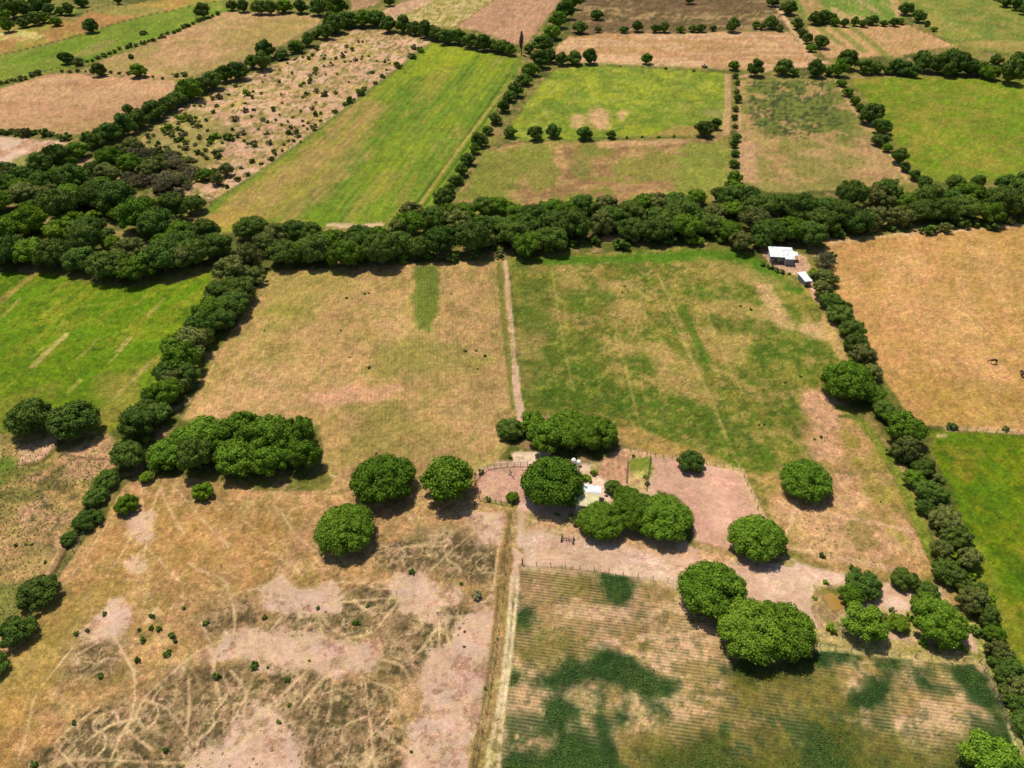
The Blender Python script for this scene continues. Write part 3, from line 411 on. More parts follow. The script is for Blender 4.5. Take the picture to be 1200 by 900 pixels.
# land shader: cover colour, straw-scale grain, furrows, low tufts
def land_material():
    m = bpy.data.materials.new("farmland"); m.use_nodes = True; nt = m.node_tree; L = nt.links.new; nn = nt.nodes.new
    b = nt.nodes['Principled BSDF']; b.inputs['Roughness'].default_value = 1; b.inputs['Specular IOR Level'].default_value = .08
    def attr(n):
        a = nn('ShaderNodeAttribute'); a.attribute_name = n; return a
    def math_(op, a, b_=None, clamp=False):
        x = nn('ShaderNodeMath'); x.operation = op; x.use_clamp = clamp
        for i, v in enumerate((a, b_)):
            if v is None: continue
            if isinstance(v, (int, float)): x.inputs[i].default_value = v
            else: L(v, x.inputs[i])
        return x.outputs[0]
    def mix(f, a, c, mode='MIX'):
        x = nn('ShaderNodeMix'); x.data_type = 'RGBA'; x.blend_type = mode
        for i, v in ((0, f), (6, a), (7, c)):
            if isinstance(v, (int, float)): x.inputs[i].default_value = v
            elif isinstance(v, tuple): x.inputs[i].default_value = (*v, 1)
            else: L(v, x.inputs[i])
        return x.outputs[2]
    def mr(v, a, c, d=0, e=1):
        x = nn('ShaderNodeMapRange'); L(v, x.inputs[0]); x.inputs[1].default_value = a; x.inputs[2].default_value = c; x.inputs[3].default_value = d; x.inputs[4].default_value = e; return x.outputs[0]
    geo = nn('ShaderNodeNewGeometry'); pos = geo.outputs['Position']
    def noise(s, det=3, rough=.6):
        x = nn('ShaderNodeTexNoise'); x.inputs['Scale'].default_value = s; x.inputs['Detail'].default_value = det; x.inputs['Roughness'].default_value = rough; L(pos, x.inputs['Vector']); return x.outputs[0]
    n1 = noise(1.3, 5, .88); n2 = noise(.5, 4, .65); n3 = noise(4.5, 2, .6)
    cov = attr('cover').outputs['Color']
    g1 = mr(n1, .32, .68, .50, 1.50); g2 = mr(n2, .3, .7, .84, 1.16); g3 = mr(n3, .3, .7, .66, 1.34)
    g = math_('MULTIPLY', math_('MULTIPLY', g1, g2), g3); g = math_('ADD', math_('MULTIPLY', math_('SUBTRACT', g, 1), attr('grain').outputs['Fac']), 1)
    sc = nn('ShaderNodeVectorMath'); sc.operation = 'SCALE'; L(cov, sc.inputs[0]); L(g, sc.inputs['Scale'])
    c = sc.outputs[0]
    # furrows
    ph = attr('row_phase').outputs['Fac']; am = attr('row_amp').outputs['Fac']
    wob = math_('MULTIPLY', math_('SUBTRACT', n2, .5), .45)
    s = math_('SINE', math_('MULTIPLY', math_('ADD', ph, wob), 6.28318))
    s01 = mr(s, -.55, .6); brk = mr(n1, .36, .58, .1, 1)
    rowm = math_('MULTIPLY', math_('MULTIPLY', s01, am), brk, True)
    inv = math_('MULTIPLY', math_('MULTIPLY', math_('SUBTRACT', 1, s01), am), .32, True)
    c = mix(rowm, c, mix(1., c, (.60, .57, .42), 'MULTIPLY'))
    c = mix(inv, c, (.48, .33, .22))
    # low tufts
    vo = nn('ShaderNodeTexVoronoi'); vo.inputs['Scale'].default_value = 1.15; L(pos, vo.inputs['Vector'])
    rnd = nn('ShaderNodeSeparateColor'); L(vo.outputs['Color'], rnd.inputs[0])
    rad = math_('MULTIPLY', rnd.outputs[0], math_('MULTIPLY', attr('tuft').outputs['Fac'], .42))
    tm = math_('MULTIPLY', mr(math_('SUBTRACT', rad, vo.outputs['Distance']), -.03, .06), .72)
    c = mix(tm, c, (.045, .05, .014))
    L(c, b.inputs['Base Color'])
    h = math_('ADD', math_('ADD', math_('MULTIPLY', n1, .5), math_('MULTIPLY', n3, .25)), math_('MULTIPLY', math_('MULTIPLY', s01, am), .3))
    h = math_('ADD', h, math_('MULTIPLY', tm, .5))
    bp = nn('ShaderNodeBump'); bp.inputs['Strength'].default_value = .6; bp.inputs['Distance'].default_value = .4; L(h, bp.inputs['Height']); L(bp.outputs[0], b.inputs['Normal'])
    return m
LAND = land_material()
idx = np.arange(N).reshape(NY, NX)
quads = np.stack([idx[:-1, :-1], idx[:-1, 1:], idx[1:, 1:], idx[1:, :-1]], -1).reshape(-1, 4)
qx = X[quads].mean(1); qy = Y[quads].mean(1)
owner = np.full(len(quads), -1)
def inside(wp, x, y):
    ins = np.zeros(x.shape, bool); n = len(wp)
    for i in range(n):
        ax, ay = wp[i]; bx, by = wp[(i+1) % n]; c = (ay > y) != (by > y)
        if by == ay: continue
        ins ^= c & (x < (bx-ax)*(y-ay)/(by-ay)+ax)
    return ins
for k, (nm, wp) in enumerate(FIELDS): owner[inside(wp, qx, qy)] = k
def land_object(name, qs):
    u, inv = np.unique(qs, return_inverse=True); inv = inv.reshape(-1)
    me = bpy.data.meshes.new(name); me.vertices.add(len(u)); me.loops.add(len(inv)); me.polygons.add(len(qs))
    co = np.stack([X[u], Y[u], Z[u]], -1).astype(np.float32); me.vertices.foreach_set('co', co.ravel())
    me.loops.foreach_set('vertex_index', inv.astype(np.int32)); me.polygons.foreach_set('loop_start', np.arange(0, len(inv), 4, dtype=np.int32))
    try: me.polygons.foreach_set('loop_total', np.full(len(qs), 4, np.int32))
    except Exception: pass
    me.polygons.foreach_set('use_smooth', np.ones(len(qs), bool))
    a = me.attributes.new('cover', 'FLOAT_COLOR', 'POINT'); a.data.foreach_set('color', np.concatenate([Calb[u], np.ones((len(u), 1))], 1).astype(np.float32).ravel())
    for nm, arr in (('row_phase', RP), ('row_amp', RA), ('tuft', TU), ('grain', GR)):
        a = me.attributes.new(nm, 'FLOAT', 'POINT'); a.data.foreach_set('value', arr[u].astype(np.float32))
    me.update(); me.validate(); me.materials.append(LAND)
    o = link(name, me); o['kind'] = 'structure'; return o
for k, (nm, wp) in enumerate(FIELDS):
    q = quads[owner == k]
    if len(q): land_object(nm, q)
land_object('ground', quads[owner == -1])
# far plain, one sheet to the horizon, just under the fine sheet
def plain():
    m = bpy.data.materials.new("plain"); m.use_nodes = True; nt = m.node_tree; b = nt.nodes['Principled BSDF']; b.inputs['Roughness'].default_value = 1; b.inputs['Specular IOR Level'].default_value = .08
    geo = nt.nodes.new('ShaderNodeNewGeometry'); v = nt.nodes.new('ShaderNodeTexVoronoi'); v.inputs['Scale'].default_value = .009; n = nt.nodes.new('ShaderNodeTexNoise'); n.inputs['Scale'].default_value = .1; n.inputs['Detail'].default_value = 8
    r = nt.nodes.new('ShaderNodeValToRGB'); r.color_ramp.interpolation = 'CONSTANT'
    cs = [(194, 150, 94), (134, 142, 44), (176, 142, 80), (112, 128, 36), (204, 160, 110), (150, 138, 64)]
    e = r.color_ramp.elements
    while len(e) < len(cs): e.new(.5)
    for i, c_ in enumerate(cs): e[i].position = i/len(cs); e[i].color = (*alb(c_), 1)
    s = nt.nodes.new('ShaderNodeSeparateColor'); mx = nt.nodes.new('ShaderNodeMix'); mx.data_type = 'RGBA'; mx.blend_type = 'MULTIPLY'; mx.inputs[0].default_value = .5
    for a_ in (v, n): nt.links.new(geo.outputs['Position'], a_.inputs['Vector'])
    nt.links.new(v.outputs['Color'], s.inputs[0]); nt.links.new(s.outputs[0], r.inputs[0]); nt.links.new(r.outputs[0], mx.inputs[6]); nt.links.new(n.outputs['Color'], mx.inputs[7]); nt.links.new(mx.outputs[2], b.inputs['Base Color'])
    me = bpy.data.meshes.new('terrain'); S = 9000; me.from_pydata([(-S, -S, -.5), (S, -S, -.5), (S, S, -.5), (-S, S, -.5)], [], [(0, 1, 2, 3)]); me.materials.append(m)
    link('terrain', me)['kind'] = 'structure'
plain()

# ------------------------------------------------------------------ foliage
def leaf_mat(name, a, b_, c_):
    m = bpy.data.materials.new(name); m.use_nodes = True; nt = m.node_tree; b = nt.nodes['Principled BSDF']; L = nt.links.new
    b.inputs['Roughness'].default_value = .9; b.inputs['Specular IOR Level'].default_value = .06
    at = nt.nodes.new('ShaderNodeAttribute'); at.attribute_name = 'tone'; oi = nt.nodes.new('ShaderNodeObjectInfo')
    m1 = nt.nodes.new('ShaderNodeMix'); m1.data_type = 'RGBA'; m1.inputs[6].default_value = (*a, 1); m1.inputs[7].default_value = (*b_, 1); L(at.outputs['Fac'], m1.inputs[0])
    m2 = nt.nodes.new('ShaderNodeMix'); m2.data_type = 'RGBA'; m2.inputs[7].default_value = (*c_, 1); L(m1.outputs[2], m2.inputs[6])
    r = nt.nodes.new('ShaderNodeMath'); r.operation = 'MULTIPLY'; r.inputs[1].default_value = .6; L(oi.outputs['Random'], r.inputs[0]); L(r.outputs[0], m2.inputs[0])
    hv = nt.nodes.new('ShaderNodeHueSaturation'); L(m2.outputs[2], hv.inputs['Color'])
    vv = nt.nodes.new('ShaderNodeMapRange'); vv.inputs[3].default_value = .8; vv.inputs[4].default_value = 1.25
    w2 = nt.nodes.new('ShaderNodeMath'); w2.operation = 'FRACT'; w3 = nt.nodes.new('ShaderNodeMath'); w3.operation = 'MULTIPLY'; w3.inputs[1].default_value = 7.31
    L(oi.outputs['Random'], w3.inputs[0]); L(w3.outputs[0], w2.inputs[0]); L(w2.outputs[0], vv.inputs[0]); L(vv.outputs[0], hv.inputs['Value'])
    L(hv.outputs[0], b.inputs['Base Color']); return m
M_DOME = leaf_mat('leaves_bright', (0.046, 0.097, 0.007), (0.142, 0.234, 0.017), (0.114, 0.171, 0.014))
M_DARK = leaf_mat('leaves_dark', (0.034, 0.071, 0.011), (0.105, 0.171, 0.021), (0.097, 0.120, 0.018))
M_OLIVE = leaf_mat('leaves_olive', (0.080, 0.097, 0.021), (0.177, 0.194, 0.041), (0.137, 0.137, 0.034))
M_GREY = leaf_mat('leaves_grey', (0.097, 0.091, 0.041), (0.205, 0.182, 0.085), (0.148, 0.125, 0.057))
M_LIME = leaf_mat('leaves_lime', (0.074, 0.137, 0.007), (0.182, 0.274, 0.016), (0.137, 0.194, 0.014))
M_DEAD = leaf_mat('leaves_dead', (.20, .11, .065), (.30, .17, .10), (.20, .11, .07))
M_BARK = mat('bark', (.13, .095, .065), .9, .1, .3, 4)

def leafmesh(name, centers, normals, sizes, tones, core=None, m=None, zmin=.0):
    """one mesh of small bent leaf sprays (two triangles each); core: list of (centre, radii)"""
    n = len(centers); nrm = normals/np.linalg.norm(normals, axis=1, keepdims=True)
    r = NR.normal(size=(n, 3)); t1 = np.cross(nrm, r); t1 /= np.linalg.norm(t1, axis=1, keepdims=True)+1e-9; t2 = np.cross(nrm, t1)
    s = sizes[:, None]; asp = NR.uniform(.55, 1., (n, 1))
    a = centers+t1*s; b = centers+t2*s*asp; c = centers-t1*s*NR.uniform(.7, 1.1, (n, 1)); d = centers-t2*s*asp
    b = b-nrm*s*.35; d = d-nrm*s*.35
    v = np.stack([a, b, c, d], 1).reshape(-1, 3)
    f = (np.arange(n)[:, None]*4+np.array([[0, 1, 2]])); g = (np.arange(n)[:, None]*4+np.array([[0, 2, 3]]))
    faces = np.concatenate([f, g]).astype(int); tone = np.repeat(tones, 4)
    if core:
        base = len(v); vv = []; ff = []
        for (cc, rr) in core:
            bm = bmesh.new(); bmesh.ops.create_icosphere(bm, subdivisions=2, radius=1)
            o = len(vv)
            for w_ in bm.verts:
                k = 1+R.uniform(-.1, .1); vv.append((cc[0]+w_.co.x*rr[0]*k, cc[1]+w_.co.y*rr[1]*k, max(zmin, cc[2]+w_.co.z*rr[2]*k)))
            for q in bm.faces: ff.append([base+o+w_.index for w_ in q.verts])
            bm.free()
        v = np.concatenate([v, np.array(vv)]); faces = np.concatenate([faces, np.array(ff)]); tone = np.concatenate([tone, np.full(len(vv), .0)])
    v[:, 2] = np.maximum(v[:, 2], zmin-.02)
    me = bpy.data.meshes.new(name); me.vertices.add(len(v)); me.loops.add(faces.size); me.polygons.add(len(faces))
    me.vertices.foreach_set('co', v.astype(np.float32).ravel()); me.loops.foreach_set('vertex_index', faces.astype(np.int32).ravel())
    me.polygons.foreach_set('loop_start', np.arange(0, faces.size, 3, dtype=np.int32))
    at = me.attributes.new('tone', 'FLOAT', 'POINT'); at.data.foreach_set('value', tone.astype(np.float32))
    me.update(); me.validate(); me.materials.append(m); return me

def crown(name, m, H=1.2, zb=.25, lobes=30, leaves=5200, leaf=.05, spread=1., open_=.0, low=-.2, rl=.2, rh=.36):
    """crown of clumps in unit radius; H total height, zb underside height"""
    hz = (H-zb); L = [(np.array((R.uniform(-.15, .15), R.uniform(-.15, .15), H-rh*.8)), rh*.95, R.random()), (np.array((R.uniform(.1, .3), R.uniform(-.3, .3), H-rh*.95)), rh*.85, R.random()), (np.array((-R.uniform(.1, .3), R.uniform(-.3, .3), H-rh*.95)), rh*.85, R.random())] if lobes > 12 else []
    while len(L) < lobes:
        a = R.uniform(0, 2*pi); e = math.asin(R.uniform(low, 1)); r = R.uniform(rl, rh)
        k = R.uniform(.86, 1.06)*spread
        cx = cos(e)*cos(a)*(1-r*.85)*k; cy = cos(e)*sin(a)*(1-r*.85)*k; cz = zb+hz*.38+sin(e)*(hz*.62-r*.62)*R.uniform(.85, 1.08) if e > 0 else zb+hz*.38+sin(e)*hz*.5
        L.append((np.array((cx, cy, max(cz, zb*.8+r*.4))), r, R.random()))
    per = leaves//lobes; cs = []; ns = []; ss = []; ts = []
    core = [(c, (r*.66,)*3) for c, r, t in L] if open_ < .5 else []
    core.append((np.array((0, 0, zb+hz*.34)), (.56*(1-open_*.5), .56*(1-open_*.5), hz*.33*(1-open_*.4))))
    for c, r, t in L:
        d = NR.normal(size=(per, 3)); d[:, 2] = d[:, 2]+.15; d /= np.linalg.norm(d, axis=1, keepdims=True)
        rr = r*(NR.uniform(.82, 1.12, per)+np.where(NR.rand(per) < .08, .14, 0))
        p = c+d*rr[:, None]*np.array((1, 1, .85))
        keep = np.ones(per, bool)
        for c2, r2, t2 in L:
            if r2 is r and c2 is c: continue
            keep &= np.linalg.norm(p-c2, axis=1) > r2*.72
        keep &= (NR.rand(per) > open_*.4)
        p = p[keep]; d = d[keep]
        cs.append(p); ns.append(d+NR.normal(size=d.shape)*.5); ss.append(leaf*NR.uniform(.55, 1.4, len(p))); ts.append(np.clip(t*.45+NR.uniform(-.25, .65, len(p)), 0, 1))
    if lobes > 12:      # foliage over the inner mass too, so no smooth surface shows through a gap
        cc, rr = core[-1]; k_ = leaves//5; d = NR.normal(size=(k_, 3)); d[:, 2] = np.abs(d[:, 2]); d /= np.linalg.norm(d, axis=1, keepdims=True)
        cs.append(cc+d*np.array(rr)*NR.uniform(.98, 1.22, (k_, 1))); ns.append(d+NR.normal(size=d.shape)*.5); ss.append(leaf*NR.uniform(.7, 1.5, k_)); ts.append(np.clip(NR.uniform(-.1, .8, k_), 0, 1))
    return leafmesh(name, np.concatenate(cs), np.concatenate(ns), np.concatenate(ss), np.concatenate(ts), core, m)
def tube(bm, p0, p1, r0, r1, n=6):
    p0 = Vector(p0); p1 = Vector(p1); d = (p1-p0).normalized(); q = d.to_track_quat('Z', 'Y')
    rings = []
    for p, r in ((p0, r0), (p1, r1)):
        rings.append([bm.verts.new(p+q @ Vector((r*cos(2*pi*k/n), r*sin(2*pi*k/n), 0))) for k in range(n)])
    for k in range(n): bm.faces.new((rings[0][k], rings[0][(k+1) % n], rings[1][(k+1) % n], rings[1][k]))
    bm.faces.new(rings[0][::-1]); bm.faces.new(rings[1])
def bmesh_obj(name, bm, m, parent=None, smooth=False):
    me = bpy.data.meshes.new(name); bm.normal_update(); bm.to_mesh(me); bm.free(); me.materials.append(m)
    if smooth:
        for p in me.polygons: p.use_smooth = True
    return link(name, me, parent)
def trunk_mesh(H=1.2, r=.06, limbs=5):
    bm = bmesh.new(); x, y = R.uniform(-.04, .04), R.uniform(-.04, .04)
    tube(bm, (0, 0, -.05), (x, y, H*.3), r*1.25, r*.8, 8)
    for k in range(limbs):
        a = k*2*pi/limbs+R.uniform(-.4, .4); m_ = Vector((x+.24*cos(a), y+.24*sin(a), H*R.uniform(.42, .5))); e = Vector((.55*cos(a+.2), .55*sin(a+.2), H*R.uniform(.6, .72)))
        tube(bm, (x, y, H*.28), m_, r*.6, r*.42); tube(bm, m_, e, r*.42, r*.2)
    me = bpy.data.meshes.new('trunk'); bm.normal_update(); bm.to_mesh(me); bm.free(); me.materials.append(M_BARK); return me
PROT = {}
def protos(key, n, m, H, zb, **k):
    PROT[key] = [(crown('crown', m, H*R.uniform(.92, 1.08), zb, **k), trunk_mesh(H), H) for _ in range(n)]
protos('dome', 6, M_DOME, 1.04, .16, lobes=90, leaves=21000, leaf=.029, low=-.2, rl=.15, rh=.27)
protos('tree', 7, M_DARK, 1.4, .25, lobes=44, leaves=8500, leaf=.040, rl=.16, rh=.32)
protos('treeb', 5, M_DOME, 1.3, .25, lobes=44, leaves=8500, leaf=.040, rl=.16, rh=.32)
protos('olive', 3, M_OLIVE, 1.25, .12, lobes=30, leaves=5200, leaf=.040, open_=.2, rl=.14, rh=.3)
protos('grey', 3, M_GREY, 1.1, .08, lobes=30, leaves=4600, leaf=.038, open_=.5, rl=.12, rh=.28)
protos('lime', 3, M_LIME, 1.1, .08, lobes=36, leaves=7000, leaf=.038, rl=.15, rh=.3)
protos('bush', 5, M_DARK, 1.1, .06, lobes=40, leaves=7500, leaf=.040, rl=.14, rh=.32)
protos('far', 6, M_DARK, 1.5, .12, lobes=26, leaves=3600, leaf=.058, rl=.16, rh=.36)
protos('farb', 3, M_DOME, 1.4, .12, lobes=26, leaves=3600, leaf=.058, rl=.16, rh=.36)
def shrub_mesh(m, H=1.2, leaves=520, leaf=.12, open_=.3):
    return crown('shrub', m, H, .0, lobes=9, leaves=leaves, leaf=leaf, open_=open_)
SHR = {'dark': [shrub_mesh(M_DARK) for _ in range(4)], 'olive': [shrub_mesh(M_OLIVE) for _ in range(4)], 'grey': [shrub_mesh(M_GREY) for _ in range(3)], 'lime': [shrub_mesh(M_LIME) for _ in range(3)], 'dead': [shrub_mesh(M_DEAD, leaves=300, leaf=.1, open_=.5) for _ in range(2)]}

COUNT = {}
def place(px, py, w, kind, H):
    """crown centre in the photo -> base on the ground and radius in metres"""
    z = 2.
    for _ in range(4):
        x, y, _z = P(px, py, z); rad = .5*w/pxscale(x, y, z); z = rad*H*.5
    return x, y, rad
def tree(px, py, w, kind='tree', label='', group=None, name='tree', cat='tree', hz=1.):
    me, tr, H = R.choice(PROT[kind]); x, y, rad = place(px, py-(.07*w if kind == 'dome' else .03*w), w, kind, H)
    q_ = 0 if not group else 1; e = empty(name, (x, y, 0), R.uniform(0, 6.28), (rad*(1+q_*R.uniform(-.08, .12)), rad*R.uniform(.92-.1*q_, 1.05), rad*hz*R.uniform(.92-.12*q_, 1.08+.12*q_)))
    tag(e, label, cat, group); link('trunk', tr, e); link('crown', me, e); COUNT[cat] = COUNT.get(cat, 0)+1
    return e
def shrub(px, py, w, kind='dark', label='', group=None, name='shrub', cat='shrub'):
    x, y, rad = place(px, py, w, kind, 1.2)
    o = link(name, R.choice(SHR[kind])); o.location = (x, y, -.03); o.rotation_euler.z = R.uniform(0, 6.28); o.scale = (rad, rad*R.uniform(.85, 1.1), rad*R.uniform(.75, 1.05))
    tag(o, label, cat, group); COUNT[cat] = COUNT.get(cat, 0)+1
    return o
def row(pts, w0, w1, step, kinds, label, group, jit=.15, skip=0, **k):
    """trees along a polyline given in photo pixels"""
    p = [np.array(q, float) for q in pts]; L = [np.linalg.norm(p[i+1]-p[i]) for i in range(len(p)-1)]; T = sum(L); t = 0; c_ = 0
    while t <= T:
        a = t; i = 0
        while i < len(L)-1 and a > L[i]: a -= L[i]; i += 1
        q = p[i]+(p[i+1]-p[i])*min(1, a/L[i]); f_ = t/T; w_ = (w0+(w1-w0)*f_)*R.uniform(.82, 1.2)
        c_ += 1
        if R.random() >= skip: tree(q[0]+R.uniform(-1, 1)*w_*jit, q[1]+R.uniform(-1, 1)*w_*jit, w_, R.choice(kinds), label.replace('#', nth(c_)), group, **k)
        t += step*(w0+(w1-w0)*f_)/w0*R.uniform(.85, 1.15)
ONES = 'first second third fourth fifth sixth seventh eighth ninth tenth eleventh twelfth thirteenth fourteenth fifteenth sixteenth seventeenth eighteenth nineteenth'.split()
TENS = {2: 'twent', 3: 'thirt', 4: 'fort'}
def nth(n): return ONES[n-1] if n < 20 else TENS[n//10]+('ieth' if n % 10 == 0 else 'y-'+ONES[n % 10-1])
def each(lst, kinds, label, group, fn=None, order=None, **k):
    if order == 'left': lst = sorted(lst, key=lambda q: q[0])
    if order == 'top': lst = sorted(lst, key=lambda q: q[1])
    for i, q in enumerate(lst):
        lb = label if not order else label.replace('#', nth(i+1))
        (fn or tree)(q[0], q[1], q[2], q[3] if len(q) > 3 else R.choice(kinds), lb, group, **k)

# --- single trees, each with its own label
D = 'dome'
SINGLE = [
 (404, 624, 72, D, 'round bright green tree standing alone in the grazed pasture'),
 (450, 566, 76, D, 'broad rounded green tree at the pasture edge below the striped tan field'),
 (524, 566, 64, 'treeb', 'two-toned green tree just left of the small dirt corral'),
 (945, 565, 62, D, 'domed green tree with dark shade standing on the dry slope near the right hedge'),
 (887, 634, 66, D, 'round green tree at the lower corner of the cleared pink plot'),
 (834, 697, 78, D, 'large pale green tree on the yard edge above the striped crop field'),
 (880, 744, 80, D, 'left half of the broad twin crown at the top of the striped crop field'),
 (918, 744, 74, D, 'right half of the broad twin crown at the top of the striped crop field'),
 (810, 541, 33, 'bush', 'small dark round tree at the top edge of the cleared pink plot'),
 (1013, 685, 42, 'bush', 'dark tree behind the pond beside a smaller brighter one'),
 (997, 699, 30, 'treeb', 'small bright tree on the right bank of the orange pond'),
 (1013, 732, 52, 'treeb', 'round tree between the orange pond and the crop field hedge line'),
 (1061, 679, 34, 'bush', 'small round tree on the bare slope above the sandy patch'),
 (1054, 731, 27, 'lime', 'small bright green bushy tree between two larger ones right of the pond'),
 (1088, 693, 28, 'bush', 'small dark tree right of the sandy patch'),
 (1084, 709, 32, 'treeb', 'small green tree directly behind the wide one near the crop field corner'),
 (1100, 734, 64, D, 'wide green tree near the upper right corner of the crop field'),
 (1164, 896, 72, 'treeb', 'bright green tree cut by the bottom edge beside the crop field'),
 (993, 452, 62, D, 'large round green tree bulging out of the right hedge into the green field'),
 (36, 492, 54, 'tree', 'dark tree left of a pair below the bright green field'),
 (86, 493, 58, 'tree', 'dark spreading tree right of a pair below the bright green field'),
 (44, 694, 48, 'bush', 'dark green tree by the ditch at the left pasture edge'),
 (19, 740, 44, 'bush', 'dark green tree just below the ditch tree at the left edge'),
 (-6, 780, 34, 'bush', 'dark green tree cut by the left edge of the pasture'),
 (148, 592, 28, 'lime', 'small bright round tree in the pasture beside the diagonal hedge'),
 (238, 576, 27, 'lime', 'small lime green tree with dark shade in front of the tree clump'),
 (172, 560, 18, 'lime', 'tiny round tree at the foot of the tree clump'),
 (597, 503, 34, 'bush', 'dark round tree at the lower end of the central dirt track'),
 (624, 497, 36, 'treeb', 'leftmost green tree of the clump behind the farmstead'),
 (642, 512, 50, 'treeb', 'second tree in the clump behind the farmstead'),
 (668, 506, 58, D, 'middle broad tree of the clump behind the farmstead'),
 (697, 511, 54, D, 'rightmost tree of the clump behind the farmstead'),
 (648, 571, 76, D, 'large domed tree left of the white roofed farm shed'),
 (704, 613, 54, D, 'green tree in front of the white roofed farm shed'),
 (741, 600, 58, D, 'middle tree of the clump right of the farm shed'),
 (779, 611, 66, D, 'right end tree of the clump right of the farm shed'),
 (719, 572, 24, 'bush', 'small dark bluish tree just right of the farm shed'),
 (732, 582, 28, 'treeb', 'small tree between the garden plot and the farm tree clump'),
 (601, 583, 17, 'lime', 'small bushy green tree at the corral gate'),
 (105, 31, 19, 'far', 'lone round tree in the upper left beside the green strip'),
 (76, 68, 19, 'far', 'dark round tree at the left end of the small line in the upper left'),
 (92, 72, 14, 'olive', 'thin olive tree beside the dark round one in the upper left'),
 (115, 82, 19, 'far', 'round tree between two tan fields in the upper left'),
 (161, 83, 21, 'farb', 'umbrella shaped tree between two tan fields in the upper left'),
 (237, 13, 20, 'far', 'dark tree at the upper end of the bright green strip'),
 (598, 155, 17, 'far', 'first round tree from the left along the yellow green field'),
 (627, 157, 20, 'far', 'second round tree from the left along the yellow green field'),
 (649, 154, 19, 'far', 'third tallest round tree along the yellow green field'),
 (685, 156, 21, 'far', 'fourth round tree from the left along the yellow green field'),
 (716, 158, 12, 'far', 'smallest round tree in the line along the yellow green field'),
 (825, 151, 24, 'far', 'broad dark tree in the lower right corner of the yellow green field'),
 (839, 146, 15, 'far', 'smaller tree leaning on the broad one in the yellow green field corner'),
 (758, 70, 15, 'farb', 'lone round tree on the boundary above the yellow green field'),
 (886, 81, 22, 'far', 'round dark tree near the top of the dotted field'),
 (861, 77, 15, 'farb', 'ragged tree at the top of the narrow vertical hedge'),
 (962, 49, 20, 'far', 'dark tree beside the dirt lane in the upper right'),
 (925, 9, 22, 'far', 'dark tree at the top beside the dirt lane'),
 (1062, 10, 20, 'far', 'left tree of a pair between two far right fields'),
 (1077, 19, 18, 'far', 'right tree of a pair between two far right fields'),
]
for x, y, w, k, l in SINGLE: tree(x, y, w, k, l)
# --- tree clump at the foot of the left diagonal hedge
each([(150, 535, 44), (162, 500, 46), (184, 484, 40), (198, 462, 42), (195, 532, 46), (234, 510, 62, 'treeb'), (230, 537, 52), (212, 518, 44), (277, 538, 56), (284, 506, 56, 'treeb'), (256, 520, 44), (316, 512, 58, 'treeb'), (349, 508, 46), (356, 536, 44), (314, 544, 48, 'treeb'), (335, 524, 44)],
     ['tree', 'treeb'], '# tree from the left in the merged clump below the left diagonal hedgerow', 'trees in the clump below the tan field', order='left')
each([(125, 562, 30), (112, 582, 30), (101, 609, 34), (80, 631, 21)], ['bush'], '# round dark bush from the top in the diagonal line along the pasture ditch', 'bushes along the pasture ditch', name='bush', cat='bush', order='top')
# --- left diagonal hedgerow
each([(290, 306, 42), (272, 318, 44), (296, 322, 34), (278, 338, 46), (258, 342, 36), (272, 356, 44), (248, 366, 48), (262, 378, 34), (236, 382, 44), (226, 400, 52), (208, 408, 36), (238, 396, 32), (214, 424, 46), (198, 436, 40), (220, 440, 34), (206, 448, 38), (182, 462, 34), (170, 478, 30)],
     ['tree', 'tree', 'treeb', 'olive'], '# tree from the top in the diagonal hedgerow between bright green and tan fields', 'trees in the left diagonal hedgerow', order='top')
# --- main belt across the middle
BK = ['tree', 'tree', 'treeb', 'tree', 'olive']
for pts, w, lb in (([(305, 290), (400, 293), (470, 290), (500, 285), (600, 279), (684, 272)], 40, '# front row tree from the left in the middle belt above the tan field'), ([(738, 264), (800, 268), (862, 265), (925, 268)], 40, '# front row tree from the left in the belt above the patchy green field'), ([(300, 272), (400, 281), (460, 276), (500, 266), (600, 261), (700, 257), (800, 251), (870, 246), (950, 252)], 38, '# tree from the left in the middle row of the central belt'), ([(482, 252), (560, 248), (630, 250), (700, 247), (770, 241), (850, 228), (910, 238)], 32, '# tree from the left in the back row of the central belt')):
    row(pts, w, w, w*.62, BK, lb, 'trees in the belt across the middle', jit=.2)
row([(955, 258), (1010, 259), (1100, 253), (1230, 246)], 37, 40, 24, BK, '# front row tree from the left in the belt above the right tan field', 'trees in the belt above the right tan field', jit=.2)
row([(930, 238), (990, 237), (1100, 231), (1230, 227)], 35, 37, 23, BK, '# back row tree from the left in the belt above the right tan field', 'trees in the belt above the right tan field', jit=.2)
each([(1084, 214, 20), (1120, 216, 24), (1146, 214, 18), (1182, 216, 30), (1205, 212, 34)], ['tree'], '# tree from the left poking up behind the belt above the right tan field', 'trees behind the right belt', order='left')
tree(952, 276, 40, 'tree', 'tall dark tree towering over the white roofed house'); tree(968, 262, 34, 'tree', 'dark tree at the corner where the belt meets the right hedge')
tree(868, 285, 34, 'olive', 'olive green low tree left of the white roofed house'); tree(893, 283, 26, 'tree', 'dark tree just behind the white roofed house'); tree(741, 276, 24, 'olive', 'thin tree beside the bare gap in the middle belt')
